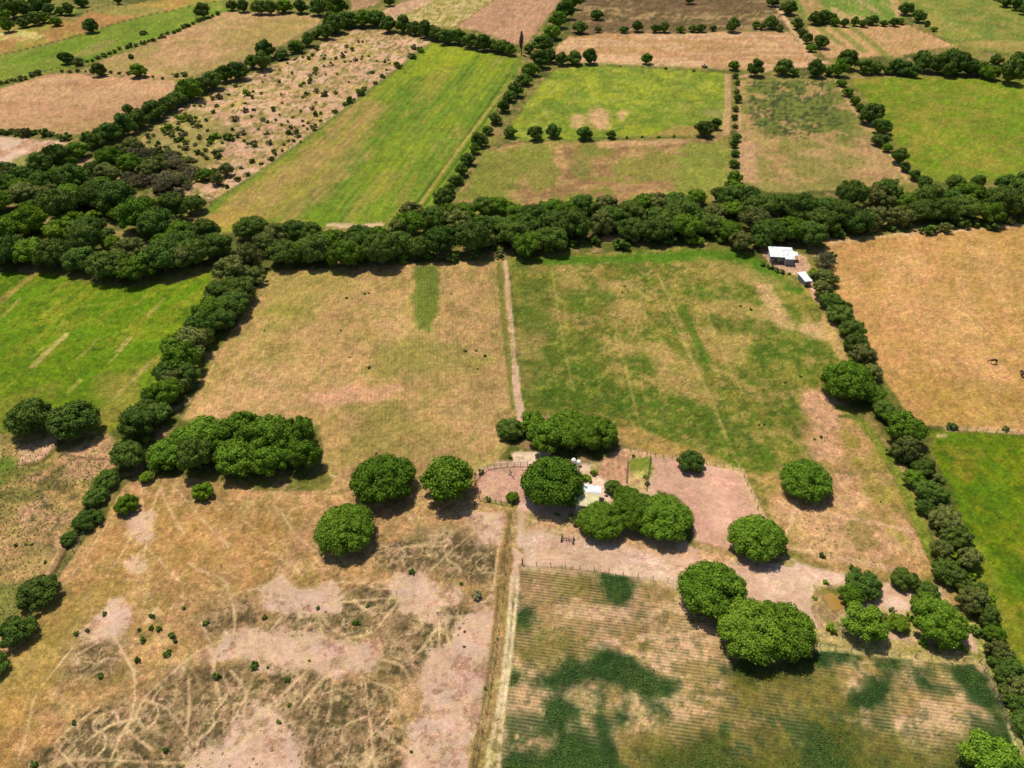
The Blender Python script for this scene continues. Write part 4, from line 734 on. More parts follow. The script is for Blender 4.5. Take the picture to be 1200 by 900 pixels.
# --- the wood at the left
def fill(poly, spacing, w, kinds, label, group, maxn=999, fn=tree, **k):
    wp = WP(poly); x0, y0 = wp.min(0); x1, y1 = wp.max(0); got = []; n_ = 0
    for _ in range(6000):
        x = R.uniform(x0, x1); y = R.uniform(y0, y1)
        if not inside(wp, np.array([x]), np.array([y]))[0]: continue
        if any((x-a)**2+(y-b)**2 < spacing*spacing for a, b in got): continue
        got.append((x, y)); n_ += 1
        z = -CAM_H; dp = y*CT+CAM_H*ST; u_ = x/dp*FPX+600; v_ = 450-(y*ST-CAM_H*CT)/dp*FPX
        s_ = FPX/dp; ww = w*s_*R.choice([.6, .8, .95, 1.1, 1.3])*R.uniform(.92, 1.08)
        kd = R.choice(kinds); fn(u_, v_-ww*.3, ww, kd, (label[kd].replace('in the dense wood at the left', 'in the left wood, '+('back' if v_ < 240 else 'middle' if v_ < 275 else 'front')+' part, '+('by the picture edge' if u_ < 70 else 'midway along' if u_ < 160 else 'toward the striped strip')) if isinstance(label, dict) else ('large ' if ww > 20 else 'small ')+label+(', left half' if u_ < 180 else ', right half')), group, **k)
        if n_ >= maxn: break
    return got
fill([(-70, 226), (20, 216), (90, 212), (140, 222), (180, 240), (212, 262), (240, 284), (262, 296), (240, 316), (150, 326), (90, 318), (40, 308), (-70, 310), (-70, 270), (40, 268), (80, 262), (30, 255), (-70, 252)], 7.4, 10.0, ['tree', 'tree', 'treeb', 'treeb', 'olive', 'lime', 'tree'], {'lime': 'pale fresh green tree in the dense wood at the left', 'tree': 'dark green tree in the dense wood at the left', 'treeb': 'brighter green tree in the dense wood at the left', 'olive': 'olive toned tree in the dense wood at the left'}, 'trees in the wood at the left', 80)
each([(60, 300, 44), (95, 303, 46), (125, 310, 50), (160, 314, 50), (190, 304, 50), (225, 298, 44), (12, 296, 44), (35, 297, 44), (-20, 296, 44), (255, 292, 40), (184, 262, 46, 'tree'), (228, 240, 26, 'tree'), (212, 272, 40, 'treeb')], ['tree', 'treeb'], '# tree from the left at the front of the wood above the bright green field', 'front trees of the wood at the left', order='left')
fill([(150, 185), (205, 178), (232, 195), (225, 222), (170, 226), (110, 205)], 5.6, 7.5, ['grey', 'grey', 'olive'], 'greyish brown thicket bush behind the wood at the left', 'grey thicket bushes behind the wood', 26, name='thicket_bush', cat='bush')
each([(128, 186, 34), (152, 192, 30), (110, 196, 26), (142, 178, 24), (158, 176, 28), (205, 208, 22), (190, 186, 18), (240, 205, 20), (255, 212, 18), (265, 200, 20)], ['bush', 'treeb', 'olive'], '# bush from the left between the wood and the scrubland', 'bushes between the wood and the scrubland', name='bush', cat='bush', order='left')
# --- right diagonal hedge
each([(967, 306, 26, 'grey'), (966, 325, 32), (963, 341, 26), (975, 354, 30), (985, 368, 34), (998, 386, 30), (1003, 403, 32), (1009, 418, 34), (1022, 436, 28), (1024, 463, 30), (1036, 480, 28), (1060, 504, 48), (1062, 529, 34, 'olive'), (1083, 546, 32), (1071, 560, 26), (1092, 577, 38), (1085, 595, 26), (1110, 610, 46), (1121, 630, 38), (1104, 647, 32), (1134, 657, 34), (1112, 672, 36), (1141, 707, 36, 'olive'), (1158, 723, 32), (1166, 742, 28), (1171, 764, 34, 'olive'), (1182, 785, 42), (1194, 808, 36), (1198, 828, 40), (1203, 848, 36), (1222, 866, 44), (1045, 492, 24), (1128, 684, 26), (1150, 690, 16), (1180, 812, 24)],
     ['bush', 'bush', 'tree', 'bush', 'treeb', 'olive'], '# rounded bush from the top in the long hedge down the right side', 'bushes in the right diagonal hedge', name='hedge_bush', cat='bush', order='top')
each([(1100, 640, 16), (1126, 650, 18), (1095, 615, 14), (1140, 690, 22), (1160, 708, 14), (1130, 735, 16), (1175, 740, 14), (1183, 768, 18), (1150, 722, 14), (1163, 700, 10), (1101, 560, 16), (1075, 530, 14)], ['olive', 'lime'], '# low pale bush from the top filling gaps in the right hedge', 'low bushes in the right diagonal hedge', fn=shrub, order='top')
# --- far hedgerows
HT = dict(name='hedgerow_tree', cat='hedgerow tree')
FK = ['far', 'far', 'far', 'farb']
each([(307, 72, 26), (310, 60, 24), (330, 63, 17), (346, 54, 22), (361, 47, 18), (382, 38, 20), (370, 40, 14), (390, 28, 24), (295, 74, 18), (278, 83, 28), (262, 88, 22), (249, 94, 28), (236, 100, 24), (222, 107, 32), (208, 114, 26), (197, 121, 28), (180, 130, 30), (162, 140, 30), (150, 128, 15), (147, 148, 28), (127, 156, 30), (138, 152, 22), (106, 164, 28), (117, 160, 22), (90, 175, 32), (68, 185, 34), (48, 196, 34), (26, 209, 34), (5, 200, 30), (-16, 213, 36), (8, 218, 30), (80, 190, 24)],
     FK, '# tree from the left in the diagonal hedgerow left of the scrubland', 'trees in the upper left diagonal hedgerow', **HT, order='left')
each([(395, 10, 26), (406, 21, 28), (394, 30, 24), (425, 22, 26), (440, 20, 28), (455, 28, 24), (472, 30, 22), (486, 33, 20), (500, 36, 22), (512, 40, 20), (524, 42, 26), (538, 45, 20), (551, 48, 22), (566, 51, 22), (588, 54, 22), (577, 54, 16), (598, 60, 15), (305, 8, 22), (317, 10, 18), (332, 7, 22), (352, 8, 20), (372, 9, 24), (386, 4, 20), (272, 6, 16), (285, 8, 16), (456, 2, 13)],
     FK, '# tree from the left in the top hedgerow above scrubland and green strip', 'trees in the hedgerow across the top', **HT, order='left')
each([(670, 3, 22), (662, 14, 22), (654, 25, 22), (646, 38, 22), (637, 50, 26), (621, 57, 14), (632, 70, 26), (622, 82, 22), (614, 92, 20), (604, 106, 20), (597, 113, 17), (590, 125, 18), (580, 138, 20), (571, 152, 15), (562, 164, 21), (549, 186, 20), (541, 200, 18), (533, 210, 20), (526, 222, 15), (676, -8, 22), (645, 66, 20), (658, 70, 18), (672, 68, 21), (691, 68, 19), (556, 175, 15), (520, 234, 26)],
     FK, '# tree from the top in the hedgerow right of the long green strip', 'trees in the hedgerow beside the long green strip', **HT, order='top')
each([(919, 80, 22), (932, 84, 14), (956, 82, 22), (972, 84, 14), (994, 71, 28), (984, 82, 22), (1014, 79, 20), (1028, 80, 18), (1040, 82, 14), (1050, 78, 22), (1062, 80, 22), (1082, 72, 30), (1100, 76, 26), (1115, 70, 24), (1125, 76, 30), (1138, 80, 22), (1150, 78, 26), (1168, 69, 18), (1160, 85, 24), (1185, 86, 32), (1196, 76, 30), (1230, 82, 34), (1072, 84, 18), (1112, 84, 18)],
     FK, '# tree from the left in the hedgerow above the right yellow green field', 'trees in the upper right hedgerow', **HT, order='left')
each([(986, 96, 14), (994, 108, 15), (1002, 118, 13), (1008, 126, 12), (1022, 134, 30), (1033, 148, 24), (1034, 163, 22), (1040, 173, 14), (1055, 184, 22), (1060, 196, 14), (1072, 206, 15), (1030, 128, 16)], FK, '# bush from the top in the hedge left of the right yellow green field', 'bushes in the short hedge between two upper right fields', **HT, order='top')
each([(681, 31, 21), (700, 17, 16), (701, 35, 10, 'olive'), (732, 34, 12), (747, 32, 14), (768, 33, 14), (779, 33, 13), (798, 34, 12), (813, 33, 12), (822, 33, 12), (836, 33, 9), (859, 31, 17), (893, 31, 10), (904, 27, 17), (808, -1, 14), (886, 30, 10), (914, 33, 10)], FK, '# round bush from the left in the line below the top brown field', 'bushes below the brown field at the top', **HT, order='left')
each([(8, 31, 18), (26, 26, 16), (40, 22, 20), (50, 21, 16), (65, 25, 15, 'farb'), (80, 12, 15), (70, 12, 14), (56, 10, 16), (94, 2, 17), (12, 10, 30), (27, 9, 24), (0, 14, 30), (42, 8, 20), (-16, 16, 26), (-12, 32, 18), (40, 0, 18), (138, 1, 10), (55, 0, 14)], FK, '# tree from the left in the small grove at the top left corner', 'trees in the top left grove', **HT, order='left')
each([(907, 1, 16), (935, 28, 16), (940, 38, 14), (946, 46, 13), (958, 22, 18), (966, 20, 18), (978, 26, 12), (990, 27, 12), (1002, 26, 12), (1012, 27, 12), (1022, 23, 16), (1036, 27, 10), (1048, 26, 12), (1056, 25, 10), (951, 56, 13), (1180, 2, 16), (1192, 6, 16), (1204, 10, 18), (1172, -4, 14), (1095, 34, 8), (1086, 28, 8), (975, 20, 14)], FK, '# bush from the left in the low hedges around the top right fields', 'bushes in the top right hedges', **HT, order='left')
row([(863, 88), (864, 110), (862, 140), (862, 165), (862, 190)], 9, 11, 9, ['far', 'olive', 'far'], '# small bush from the top in the narrow vertical hedge between two upper fields', 'bushes in the narrow vertical hedge', **HT)
each([(861, 208, 18), (858, 216, 18), (866, 222, 16)], ['farb'], 'bright bushy tree at the foot of the narrow vertical hedge', 'trees at the foot of the narrow vertical hedge', **HT)
# dead brown columnar tree
me, tr, H = PROT['far'][0]
dead = shrub_mesh(M_DEAD, H=1.3, leaves=900, leaf=.12, open_=.3)
x, y, _ = P(611, 64); e = empty('dead_tree', (x, y, 0), 0, 1); tag(e, 'tall narrow dead brown tree rising from the hedge line', 'dead tree')
o = link('crown', dead, e); o.scale = (1.5, 1.3, 8.2); o.location = (0, 0, 1.6); bm = bmesh.new(); tube(bm, (0, 0, -.2), (.1, 0, 9), .28, .08, 8); bmesh_obj('trunk', bm, M_BARK, e)

# --- shrubs
GS = 'shrubs scattered over the scrubland'
wpS = WP(SCRUB); pl = []; n_ = 0
while n_ < 225:
    px_ = R.uniform(150, 500); py_ = R.uniform(40, 226)
    x, y, _ = P(px_, py_)
    if not inside(wpS, np.array([x]), np.array([y]))[0]: continue
    dens = .35+.65*(vnoise(np.array([x/22.]), np.array([y/22.]), 9)[0] > .5)+(.6 if px_+py_*.4 < 300 else 0)
    if R.random() > dens*(1.3-max(0, (px_-200))/330.): continue
    sz = R.choice([1.6, 2, 2, 2.6, 3.2, 4.2])*(1.25 if px_ < 270 else 1)*R.uniform(.8, 1.2); s_ = pxscale(x, y, 0)
    if any((x-a)**2+(y-b)**2 < 4 for a, b in pl): continue
    pl.append((x, y)); k = R.choice(['dark', 'olive', 'lime', 'olive', 'grey'])
    shrub(px_, py_, sz*s_, k, ('small' if sz < 2.2 else 'large' if sz > 3.2 else 'medium sized')+' '+{'lime': 'fresh green', 'dark': 'dark green', 'olive': 'olive', 'grey': 'greyish dry'}[k]+' shrub on the pinkish scrubland, '+('upper end' if py_ < 95 else 'middle part' if py_ < 150 else 'near the wood')+(', left side' if px_ < 520-1.75*py_+10 else ', right side'), GS); n_ += 1
each([(482, 65, 12), (464, 75, 9), (449, 88, 9), (440, 96, 7), (422, 107, 12), (411, 117, 12), (427, 103, 8), (392, 130, 8), (404, 121, 7), (376, 141, 5), (369, 146, 5), (344, 165, 6), (317, 185, 9), (330, 176, 5), (306, 191, 6), (492, 57, 9), (290, 203, 8), (278, 209, 8), (265, 218, 8)], ['dark'], '# shrub from the left on the line between scrubland and long green strip', 'shrubs along the scrubland boundary', fn=shrub, order='left')
PASTS = [(121, 719, 7), (89, 741, 8), (102, 739, 6), (177, 722, 8), (178, 735, 9), (187, 735, 10), (166, 749, 10), (200, 745, 10), (205, 750, 7), (195, 764, 11), (162, 772, 10), (116, 792, 9), (241, 730, 9), (215, 711, 6), (254, 790, 12), (296, 779, 12), (194, 877, 10), (37, 896, 13), (87, 846, 7), (417, 730, 9), (309, 722, 9), (372, 712, 6), (430, 709, 6), (337, 797, 8), (339, 826, 6), (327, 845, 7), (362, 774, 4), (540, 684, 6), (545, 740, 4), (314, 782, 5), (482, 880, 5), (163, 738, 6), (52, 658, 6), (18, 638, 6), (30, 637, 4), (37, 637, 5), (569, 806, 5), (582, 748, 4), (544, 757, 4), (148, 622, 0)]
each([q for q in PASTS if q[2]], ['dark'], '# small dark shrub from the left on the worn lower left pasture', 'shrubs on the lower left pasture', fn=shrub, order='left')
shrub(559, 697, 14, 'grey', 'greyish round shrub on the pasture near the lower track'); shrub(484, 669, 10, 'dark', 'small upright dark shrub on the pale pasture above the bare patch')
shrub(1117, 499, 14, 'dark', 'dark shrub on the boundary between the right tan and green fields'); shrub(1179, 502, 9, 'olive', 'small shrub at the roadside end of the right field boundary'); shrub(154, 65, 10, 'dark', 'lone shrub in the upper left tan field')
shrub(964, 650, 9, 'dark', 'spindly shrub at the edge of the bare yard'); shrub(1000, 664, 11, 'dark', 'small shrub above the pond trees'); shrub(1006, 668, 8, 'olive', 'low olive shrub above the pond trees')
shrub(205, 87, 10, 'olive', 'left of two airy bushes by the diagonal hedgerow'); shrub(215, 86, 10, 'olive', 'right of two airy bushes by the diagonal hedgerow'); shrub(168, 38, 9, 'dark', 'single bush on the edge of the bright green strip')
each([(732, 335, 3), (736, 341, 3), (729, 342, 3), (868, 358, 4), (880, 362, 4), (896, 497, 4), (889, 497, 4), (954, 514, 4), (963, 512, 5), (1032, 588, 3), (972, 570, 3), (920, 448, 4), (938, 440, 4)], ['dark'], '# tiny dark shrub from the left in the patchy green field', 'tiny shrubs in the patchy green field', fn=shrub, order='left')
each([(406, 349, 4), (427, 344, 4), (432, 343, 3), (545, 411, 5), (558, 410, 4), (569, 416, 5), (310, 387, 3), (399, 387, 3), (528, 344, 3), (432, 430, 5), (410, 418, 3), (560, 432, 3), (441, 531, 4)], ['dark'], '# tiny dark shrub from the left in the tan field', 'tiny shrubs in the tan field', fn=shrub, order='left')
row_s = lambda pts, w, step, kinds, label, group: [shrub(a+R.uniform(-1, 1), b+R.uniform(-1, 1), w*R.uniform(.75, 1.3), R.choice(kinds), label, group, name='low_bush', cat='low bush') for a, b in [(pts[i][0]+(pts[i+1][0]-pts[i][0])*t/int(max(1, math.dist(pts[i], pts[i+1])//step)), pts[i][1]+(pts[i+1][1]-pts[i][1])*t/int(max(1, math.dist(pts[i], pts[i+1])//step))) for i in range(len(pts)-1) for t in range(int(max(1, math.dist(pts[i], pts[i+1])//step)))]]
row_s([(102, 72), (140, 57), (180, 46), (225, 26), (262, 12)], 7, 6, ['dark', 'olive'], 'low bush along the lower side of the bright green strip', 'low bushes along the bright green strip')
row_s([(0, 96), (30, 90), (52, 82)], 8, 6, ['olive'], 'low bush along the left end of the bright green strip', 'low bushes at the left end of the strip')
row_s([(-10, 153), (30, 154), (60, 156), (84, 160)], 12, 8, ['olive', 'dark'], 'low bush in the short hedge between two tan fields at the left', 'low bushes between two left tan fields')
row_s([(72, 82), (110, 84), (150, 86), (200, 92)], 5, 9, ['olive'], 'low bush between the two upper left tan fields', 'low bushes between upper left tan fields')
row_s([(735, 160), (790, 159), (815, 157)], 4, 14, ['dark'], 'tiny bush on the line below the yellow green field', 'tiny bushes below the yellow green field')
row_s([(700, 76), (780, 80), (845, 84)], 4, 22, ['dark', 'olive'], 'tiny bush on the line above the yellow green field', 'tiny bushes above the yellow green field')
shrub(826, 77, 7, 'grey', 'dome shaped dry bush above the yellow green field')
each([(903, 312, 10), (916, 318, 9), (910, 316, 8), (925, 320, 5), (893, 309, 8)], ['dark', 'olive'], '# small garden bush from the left in front of the white roofed house', 'garden bushes in front of the house', fn=shrub, order='left')
each([(688, 560, 12), (669, 605, 12), (675, 612, 10), (696, 553, 10), (757, 558, 8), (759, 566, 8), (742, 534, 6), (598, 535, 6), (563, 552, 9), (572, 584, 8), (652, 602, 8)], ['olive', 'lime', 'dark'], '# low bush from the left around the farmstead pens', 'low bushes around the farmstead', fn=shrub, order='left')
each([(975, 737, 14), (985, 690, 9), (968, 682, 8), (955, 700, 6), (1040, 722, 12), (1047, 715, 10), (1066, 722, 10), (1036, 735, 8), (1082, 753, 12), (1105, 757, 12), (1125, 758, 12)], ['olive', 'lime'], '# weedy bush from the left around the pond and sandy patch', 'weedy bushes around the pond', fn=shrub, order='left')

def filler(pts, spread, n, w, label, group, kinds=('dark', 'olive', 'lime', 'dark')):
    for k in range(n):
        t = k/(n-1)*(len(pts)-1); i = min(int(t), len(pts)-2); f_ = t-i; a = pts[i]; b = pts[i+1]; dx, dy = b[0]-a[0], b[1]-a[1]; l = math.hypot(dx, dy); o_ = R.uniform(-spread, spread)
        shrub(a[0]+dx*f_-dy/l*o_, a[1]+dy*f_+dx/l*o_, w*R.uniform(.6, 1.4), R.choice(kinds), label.replace('#', nth(k+1)), group, name='low_bush', cat='low bush')
filler([(962, 305), (985, 372), (1010, 425), (1040, 480), (1075, 550), (1110, 640), (1140, 700), (1175, 770), (1200, 850)], 15, 48, 15, '# low bush from the top growing under the right hedge', 'low bushes under the right hedge')
filler([(288, 312), (255, 365), (215, 420), (180, 470), (150, 530)], 18, 24, 17, '# low bush from the top growing under the left diagonal hedgerow', 'low bushes under the left hedgerow')
filler([(300, 300), (400, 302), (500, 300), (600, 293), (700, 283), (800, 276), (900, 276)], 4, 22, 17, '# low bush from the left along the foot of the middle belt', 'low bushes below the middle belt', ('olive', 'dark', 'lime'))
filler([(980, 270), (1100, 266), (1200, 258)], 4, 12, 16, '# low bush from the left along the foot of the right belt', 'low bushes below the right belt', ('olive', 'dark'))

# ------------------------------------------------------------------ leafy crop and weeds as real low foliage (uncountable)
def cover(name, polys, n, size, h, m, label, cat):
    cs = []
    areas = []
    for q in polys:
        wp = WP(q); a = .5*abs(np.dot(wp[:, 0], np.roll(wp[:, 1], 1))-np.dot(wp[:, 1], np.roll(wp[:, 0], 1))); areas.append(a)
    for q, a in zip(polys, areas):
        wp = WP(q); k = int(n*a/sum(areas)*2.5); x = NR.uniform(wp[:, 0].min(), wp[:, 0].max(), k); y = NR.uniform(wp[:, 1].min(), wp[:, 1].max(), k)
        dd = np.full(k, 1e9); 
        for t_ in range(len(wp)):
            a_ = wp[t_]; e_ = wp[(t_+1) % len(wp)]-a_; tt = np.clip(((x-a_[0])*e_[0]+(y-a_[1])*e_[1])/(e_ @ e_), 0, 1); dd = np.minimum(dd, np.hypot(x-a_[0]-tt*e_[0], y-a_[1]-tt*e_[1]))
        i = inside(wp, x, y) & (fbm(x, y, 5, 41)*1.1+np.clip(dd/4, 0, 1)*.6 > NR.uniform(.6, 1.25, k)); cs.append(np.stack([x[i], y[i]], -1))
    p = np.concatenate(cs); k = len(p); z = NR.uniform(.08, h, k)
    c3 = np.column_stack([p, z]); nr = NR.normal(size=(k, 3))*.5+np.array((0, 0, 1.)); me = leafmesh(name, c3, nr, size*NR.uniform(.6, 1.4, k), NR.rand(k), None, m, 0.)
    o = link(name, me); tag(o, label, cat, None, 'stuff')
cover('crop_foliage', LEAFY, 60000, .13, .16, leaf_mat('crop_leaves', (.030, .060, .012), (.066, .110, .020), (.05, .08, .016)), 'dark leafy crop patches growing over the striped field', 'crop')
cover('weeds', [ROUGH, [(1090, 755), (1150, 755), (1152, 775), (1060, 766)], [(1110, 690), (1165, 745), (1230, 900), (1190, 862), (1140, 740)]], 7000, .17, .3, leaf_mat('weed_leaves', (.05, .055, .015), (.15, .13, .04), (.10, .09, .03)), 'straggly weeds and dry tufts on the rough pasture and verges', 'weeds')

# ------------------------------------------------------------------ pond
def disc(name, cx, cy, rx, ry, z, m, wob=.15, parent=None):
    c = P(cx, cy); s = pxscale(*c); bm = bmesh.new(); vs_ = []
    el = math.atan2(CAM_H, c[1]); n = 28
    for k in range(n):
        t = 2*pi*k/n; q = 1+wob*sin(3*t+1)+wob*.5*sin(5*t); vs_.append(bm.verts.new((c[0]+rx/s*cos(t)*q, c[1]+ry/(s*sin(el))*sin(t)*q, z)))
    bm.faces.new(vs_); return bmesh_obj(name, bm, m, parent)
MW = mat('muddy_water', (.24, .135, .028), .18, .4, .04, .3)
o = disc('pond', 978, 705, 11.5, 9.5, .05, MW); o['kind'] = 'structure'

# ------------------------------------------------------------------ buildings and farm things
M_SHEET = mat('sheet_white', (.50, .51, .49), .5, .35, .3, .9); M_CREAM = mat('sheet_cream', (.44, .38, .20), .6, .3, .15, 1.2)
M_WALL = mat('wall_plaster', (.42, .37, .30), .9, .1, .2, 1.); M_GREYW = mat('wall_block', (.25, .24, .22), .9, .1, .2, 2.); M_DARKW = mat('opening', (.03, .025, .02), .9, .1)
M_WOOD = mat('weathered_wood', (.15, .11, .075), .9, .1, .3, 6); M_RUST = mat('rust', (.13, .055, .035), .8, .3, .4, 8); M_WIRE = mat('wire', (.25, .23, .2), .5, .4)
M_TANK = mat('tank_white', (.78, .78, .76), .4, .4); M_TYRE = mat('rubber', (.03, .028, .026), .8, .2); M_DOOR = mat('door_paint', (.16, .10, .06), .7, .2, .2, 3)
def bx(bm, x0, x1, y0, y1, z0, z1):
    v = [bm.verts.new(p) for p in ((x0, y0, z0), (x1, y0, z0), (x1, y1, z0), (x0, y1, z0), (x0, y0, z1), (x1, y0, z1), (x1, y1, z1), (x0, y1, z1))]
    for f_ in ((3, 2, 1, 0), (4, 5, 6, 7), (0, 1, 5, 4), (1, 2, 6, 5), (2, 3, 7, 6), (3, 0, 4, 7)): bm.faces.new([v[i] for i in f_])
def sheet(bm, a, b, c, d, t=.06, ribs=12, amp=.035):
    """corrugated roof sheet: a-b is the lower edge, d-c the upper edge"""
    a, b, c, d = map(Vector, (a, b, c, d)); nrm = (b-a).cross(d-a).normalized(); n_ = ribs*4; top = []; bot = []
    for k in range(n_+1):
        q = k/n_; off = nrm*amp*sin(q*ribs*2*pi); p0 = a.lerp(b, q)+off; p1 = d.lerp(c, q)+off
        top.append((bm.verts.new(p0), bm.verts.new(p1))); bot.append((bm.verts.new(p0-nrm*t), bm.verts.new(p1-nrm*t)))
    for k in range(n_):
        bm.faces.new((top[k][0], top[k+1][0], top[k+1][1], top[k][1])); bm.faces.new((bot[k][1], bot[k+1][1], bot[k+1][0], bot[k][0]))
        bm.faces.new((bot[k][0], bot[k+1][0], top[k+1][0], top[k][0])); bm.faces.new((top[k][1], top[k+1][1], bot[k+1][1], bot[k][1]))
    bm.faces.new((bot[0][1], bot[0][0], top[0][0], top[0][1])); bm.faces.new((top[-1][1], top[-1][0], bot[-1][0], bot[-1][1]))
# house in the corner of the belt: L shaped white sheet roof, open porch, grey block room
x, y, _ = P(916, 309); h = empty('house', (x, y, 0), radians(-6)); tag(h, 'small house with a white sheet metal roof and dark open porch below the tree belt', 'house')
bm = bmesh.new(); bx(bm, -3.6, 3.3, 1.2, 5.0, 0, 2.5); bmesh_obj('wall', bm, M_WALL, h)
bm = bmesh.new(); bx(bm, .55, 3.2, -1.0, 1.19, 0, 2.25); g = bmesh_obj('block_room', bm, M_GREYW, h)
bm = bmesh.new(); sheet(bm, (-4.1, -.2, 2.45), (.5, -.2, 2.45), (.5, 5.4, 3.1), (-4.1, 5.4, 3.1), ribs=14); sheet(bm, (.51, -1.1, 2.34), (3.5, -1.1, 2.34), (3.5, 5.4, 3.1), (.51, 5.4, 3.1), ribs=9); bmesh_obj('roof', bm, M_SHEET, h)
bm = bmesh.new(); sheet(bm, (3.52, 1.6, 2.2), (5.2, 1.8, 2.1), (5.2, 3.9, 2.35), (3.52, 4.1, 2.5), ribs=5); ln = bmesh_obj('lean_to_roof', bm, M_SHEET, h)
for px_ in ((-3.9, 0), (-1.7, 0), (.3, 0)): bm = bmesh.new(); tube(bm, (px_[0], px_[1], 0), (px_[0], px_[1], 2.42), .07, .07); bmesh_obj('porch_post', bm, M_WOOD, h)
for px_ in ((5.05, 1.95), (5.05, 3.7)): bm = bmesh.new(); tube(bm, (px_[0], px_[1], 0), (px_[0], px_[1], 2.1), .06, .06); bmesh_obj('lean_to_post', bm, M_WOOD, h)
bm = bmesh.new(); bx(bm, -2.2, -1.3, 1.14, 1.197, 0, 2.0); bmesh_obj('door', bm, M_DOOR, h)
bm = bmesh.new(); bx(bm, -3.3, -2.6, 1.15, 1.197, .95, 1.8); w_ = bmesh_obj('window', bm, M_DARKW, h)
# small shed with a single slope roof
x, y, _ = P(946, 336); h = empty('shed', (x, y, 0), radians(8)); tag(h, 'narrow shed with a single white sloping roof between the house and the right hedge', 'shed')
bm = bmesh.new(); bx(bm, -1.0, 1.0, .2, 4.9, 0, 1.8); bmesh_obj('wall', bm, M_GREYW, h)
bm = bmesh.new(); sheet(bm, (-1.2, 0, 1.95), (1.25, 0, 1.9), (1.15, 5.2, 2.2), (-1.55, 5.2, 2.25), ribs=7); bmesh_obj('roof', bm, M_SHEET, h)
bm = bmesh.new(); bx(bm, -.55, .35, .14, .197, 0, 1.65); bmesh_obj('door', bm, M_DOOR, h)
# farm shed: white upper roof slope, cream lower slope
x, y, _ = P(686, 602); h = empty('farm_shed', (x, y, 0), radians(-13)); tag(h, 'farm shed with a white and cream sheet roof among the big round trees', 'shed')
bm = bmesh.new(); bx(bm, -2.2, 2.2, .3, 5.6, 0, 2.2); bmesh_obj('wall', bm, M_WALL, h)
bm = bmesh.new(); sheet(bm, (-2.5, 3.5, 2.98), (2.5, 3.5, 2.98), (2.5, 6.1, 2.6), (-2.5, 6.1, 2.6), ribs=14); bmesh_obj('upper_roof', bm, M_SHEET, h)['label'] = 'white upper roof slope'
bm = bmesh.new(); sheet(bm, (-2.6, 0, 2.3), (2.4, 0, 2.3), (2.4, 3.49, 2.93), (-2.6, 3.49, 2.93), ribs=14); bmesh_obj('lower_roof', bm, M_CREAM, h)['label'] = 'cream yellow lower roof slope'
bm = bmesh.new(); bx(bm, -.6, .5, .24, .297, 0, 1.9); bmesh_obj('door', bm, M_DOOR, h)
# water tanks
for k, (px_, py_) in enumerate(((672, 543), (678, 545))):
    x, y, _ = P(px_, py_); bm = bmesh.new(); tube(bm, (0, 0, 0), (0, 0, 1.25), .48, .48, 18); tube(bm, (0, 0, 1.25), (0, 0, 1.5), .48, .2, 18); tube(bm, (0, 0, 1.5), (0, 0, 1.6), .2, .2, 12)
    o = bmesh_obj('water_tank', bm, M_TANK, smooth=False); o.location = (x, y, 0); tag(o, ['white water tank behind the large domed farm tree, the left one of two', 'white water tank behind the large domed farm tree, the right one of two'][k], 'water tank')
# rusty farm implement on the yard: two wheeled toolbar
x, y, _ = P(665, 633); h = empty('farm_implement', (x, y, 0), radians(-12)); tag(h, 'rusty two axled farm implement left on the bare dirt yard', 'farm implement')
bm = bmesh.new(); bx(bm, -1.1, 1.1, -.06, .06, .42, .54); bx(bm, -1.1, -1.0, -.55, .6, .42, .52); bx(bm, 1.0, 1.1, -.6, .55, .42, .52); bx(bm, -.35, -.27, -.32, .32, .40, .48); bx(bm, .27, .35, -.32, .32, .40, .48); bmesh_obj('frame', bm, M_RUST, h)
def wheel(cx, cy, r=.36, w=.16):
    bm = bmesh.new(); bmesh.ops.create_cone(bm, cap_ends=True, segments=18, radius1=r, radius2=r, depth=w)
    for v in bm.verts: v.co = Vector((v.co.z, v.co.x, v.co.y))+Vector((cx, cy, r))
    t = bmesh_obj('wheel', bm, M_TYRE, h); bm = bmesh.new(); bmesh.ops.create_cone(bm, cap_ends=True, segments=12, radius1=r*.5, radius2=r*.5, depth=w+.04)
    for v in bm.verts: v.co = Vector((v.co.z, v.co.x, v.co.y))+Vector((cx, cy, r))
    bmesh_obj('rim', bm, M_RUST, t)
for cx, cy in ((-1.22, .5), (-1.22, -.45), (1.22, .45), (1.22, -.5)): wheel(cx, cy)
bm = bmesh.new(); tube(bm, (0, 0, .48), (.2, .95, .35), .05, .04); bmesh_obj('drawbar', bm, M_RUST, h)

# fences: posts as parts, wires as one part
def fence(pts, label, n, rails=0, hgt=1.25, r=.07, wires=3):
    w = WP(pts); L = [np.linalg.norm(w[i+1]-w[i]) for i in range(len(w)-1)]; T = sum(L)
    e = empty('fence', (w[0][0], w[0][1], 0)); tag(e, label, 'fence'); P3 = []
    for k in range(n):
        a = T*k/(n-1); i = 0
        while i < len(L)-1 and a > L[i]: a -= L[i]; i += 1
        q = w[i]+(w[i+1]-w[i])*min(1, a/L[i]); P3.append(Vector((q[0]-w[0][0], q[1]-w[0][1], 0)))
    for p in P3:
        bm = bmesh.new(); tube(bm, (0, 0, -.2), (R.uniform(-.08, .08), R.uniform(-.08, .08), hgt*R.uniform(.9, 1.15)), r*R.uniform(.8, 1.2), r*.8, 6); o = bmesh_obj('post', bm, M_WOOD, e); o.location = p
    bm = bmesh.new()
    for a, b in zip(P3, P3[1:]):
        for z in ([.45, .85, 1.15][:rails] if rails else [.4, .75, 1.1][:wires]): tube(bm, a+Vector((0, 0, z)), b+Vector((0, 0, z+R.uniform(-.05, .05))), .035 if rails else .006, .035 if rails else .008, 5)
    bmesh_obj('rail' if rails else 'wire', bm, M_WOOD if rails else M_WIRE, e)
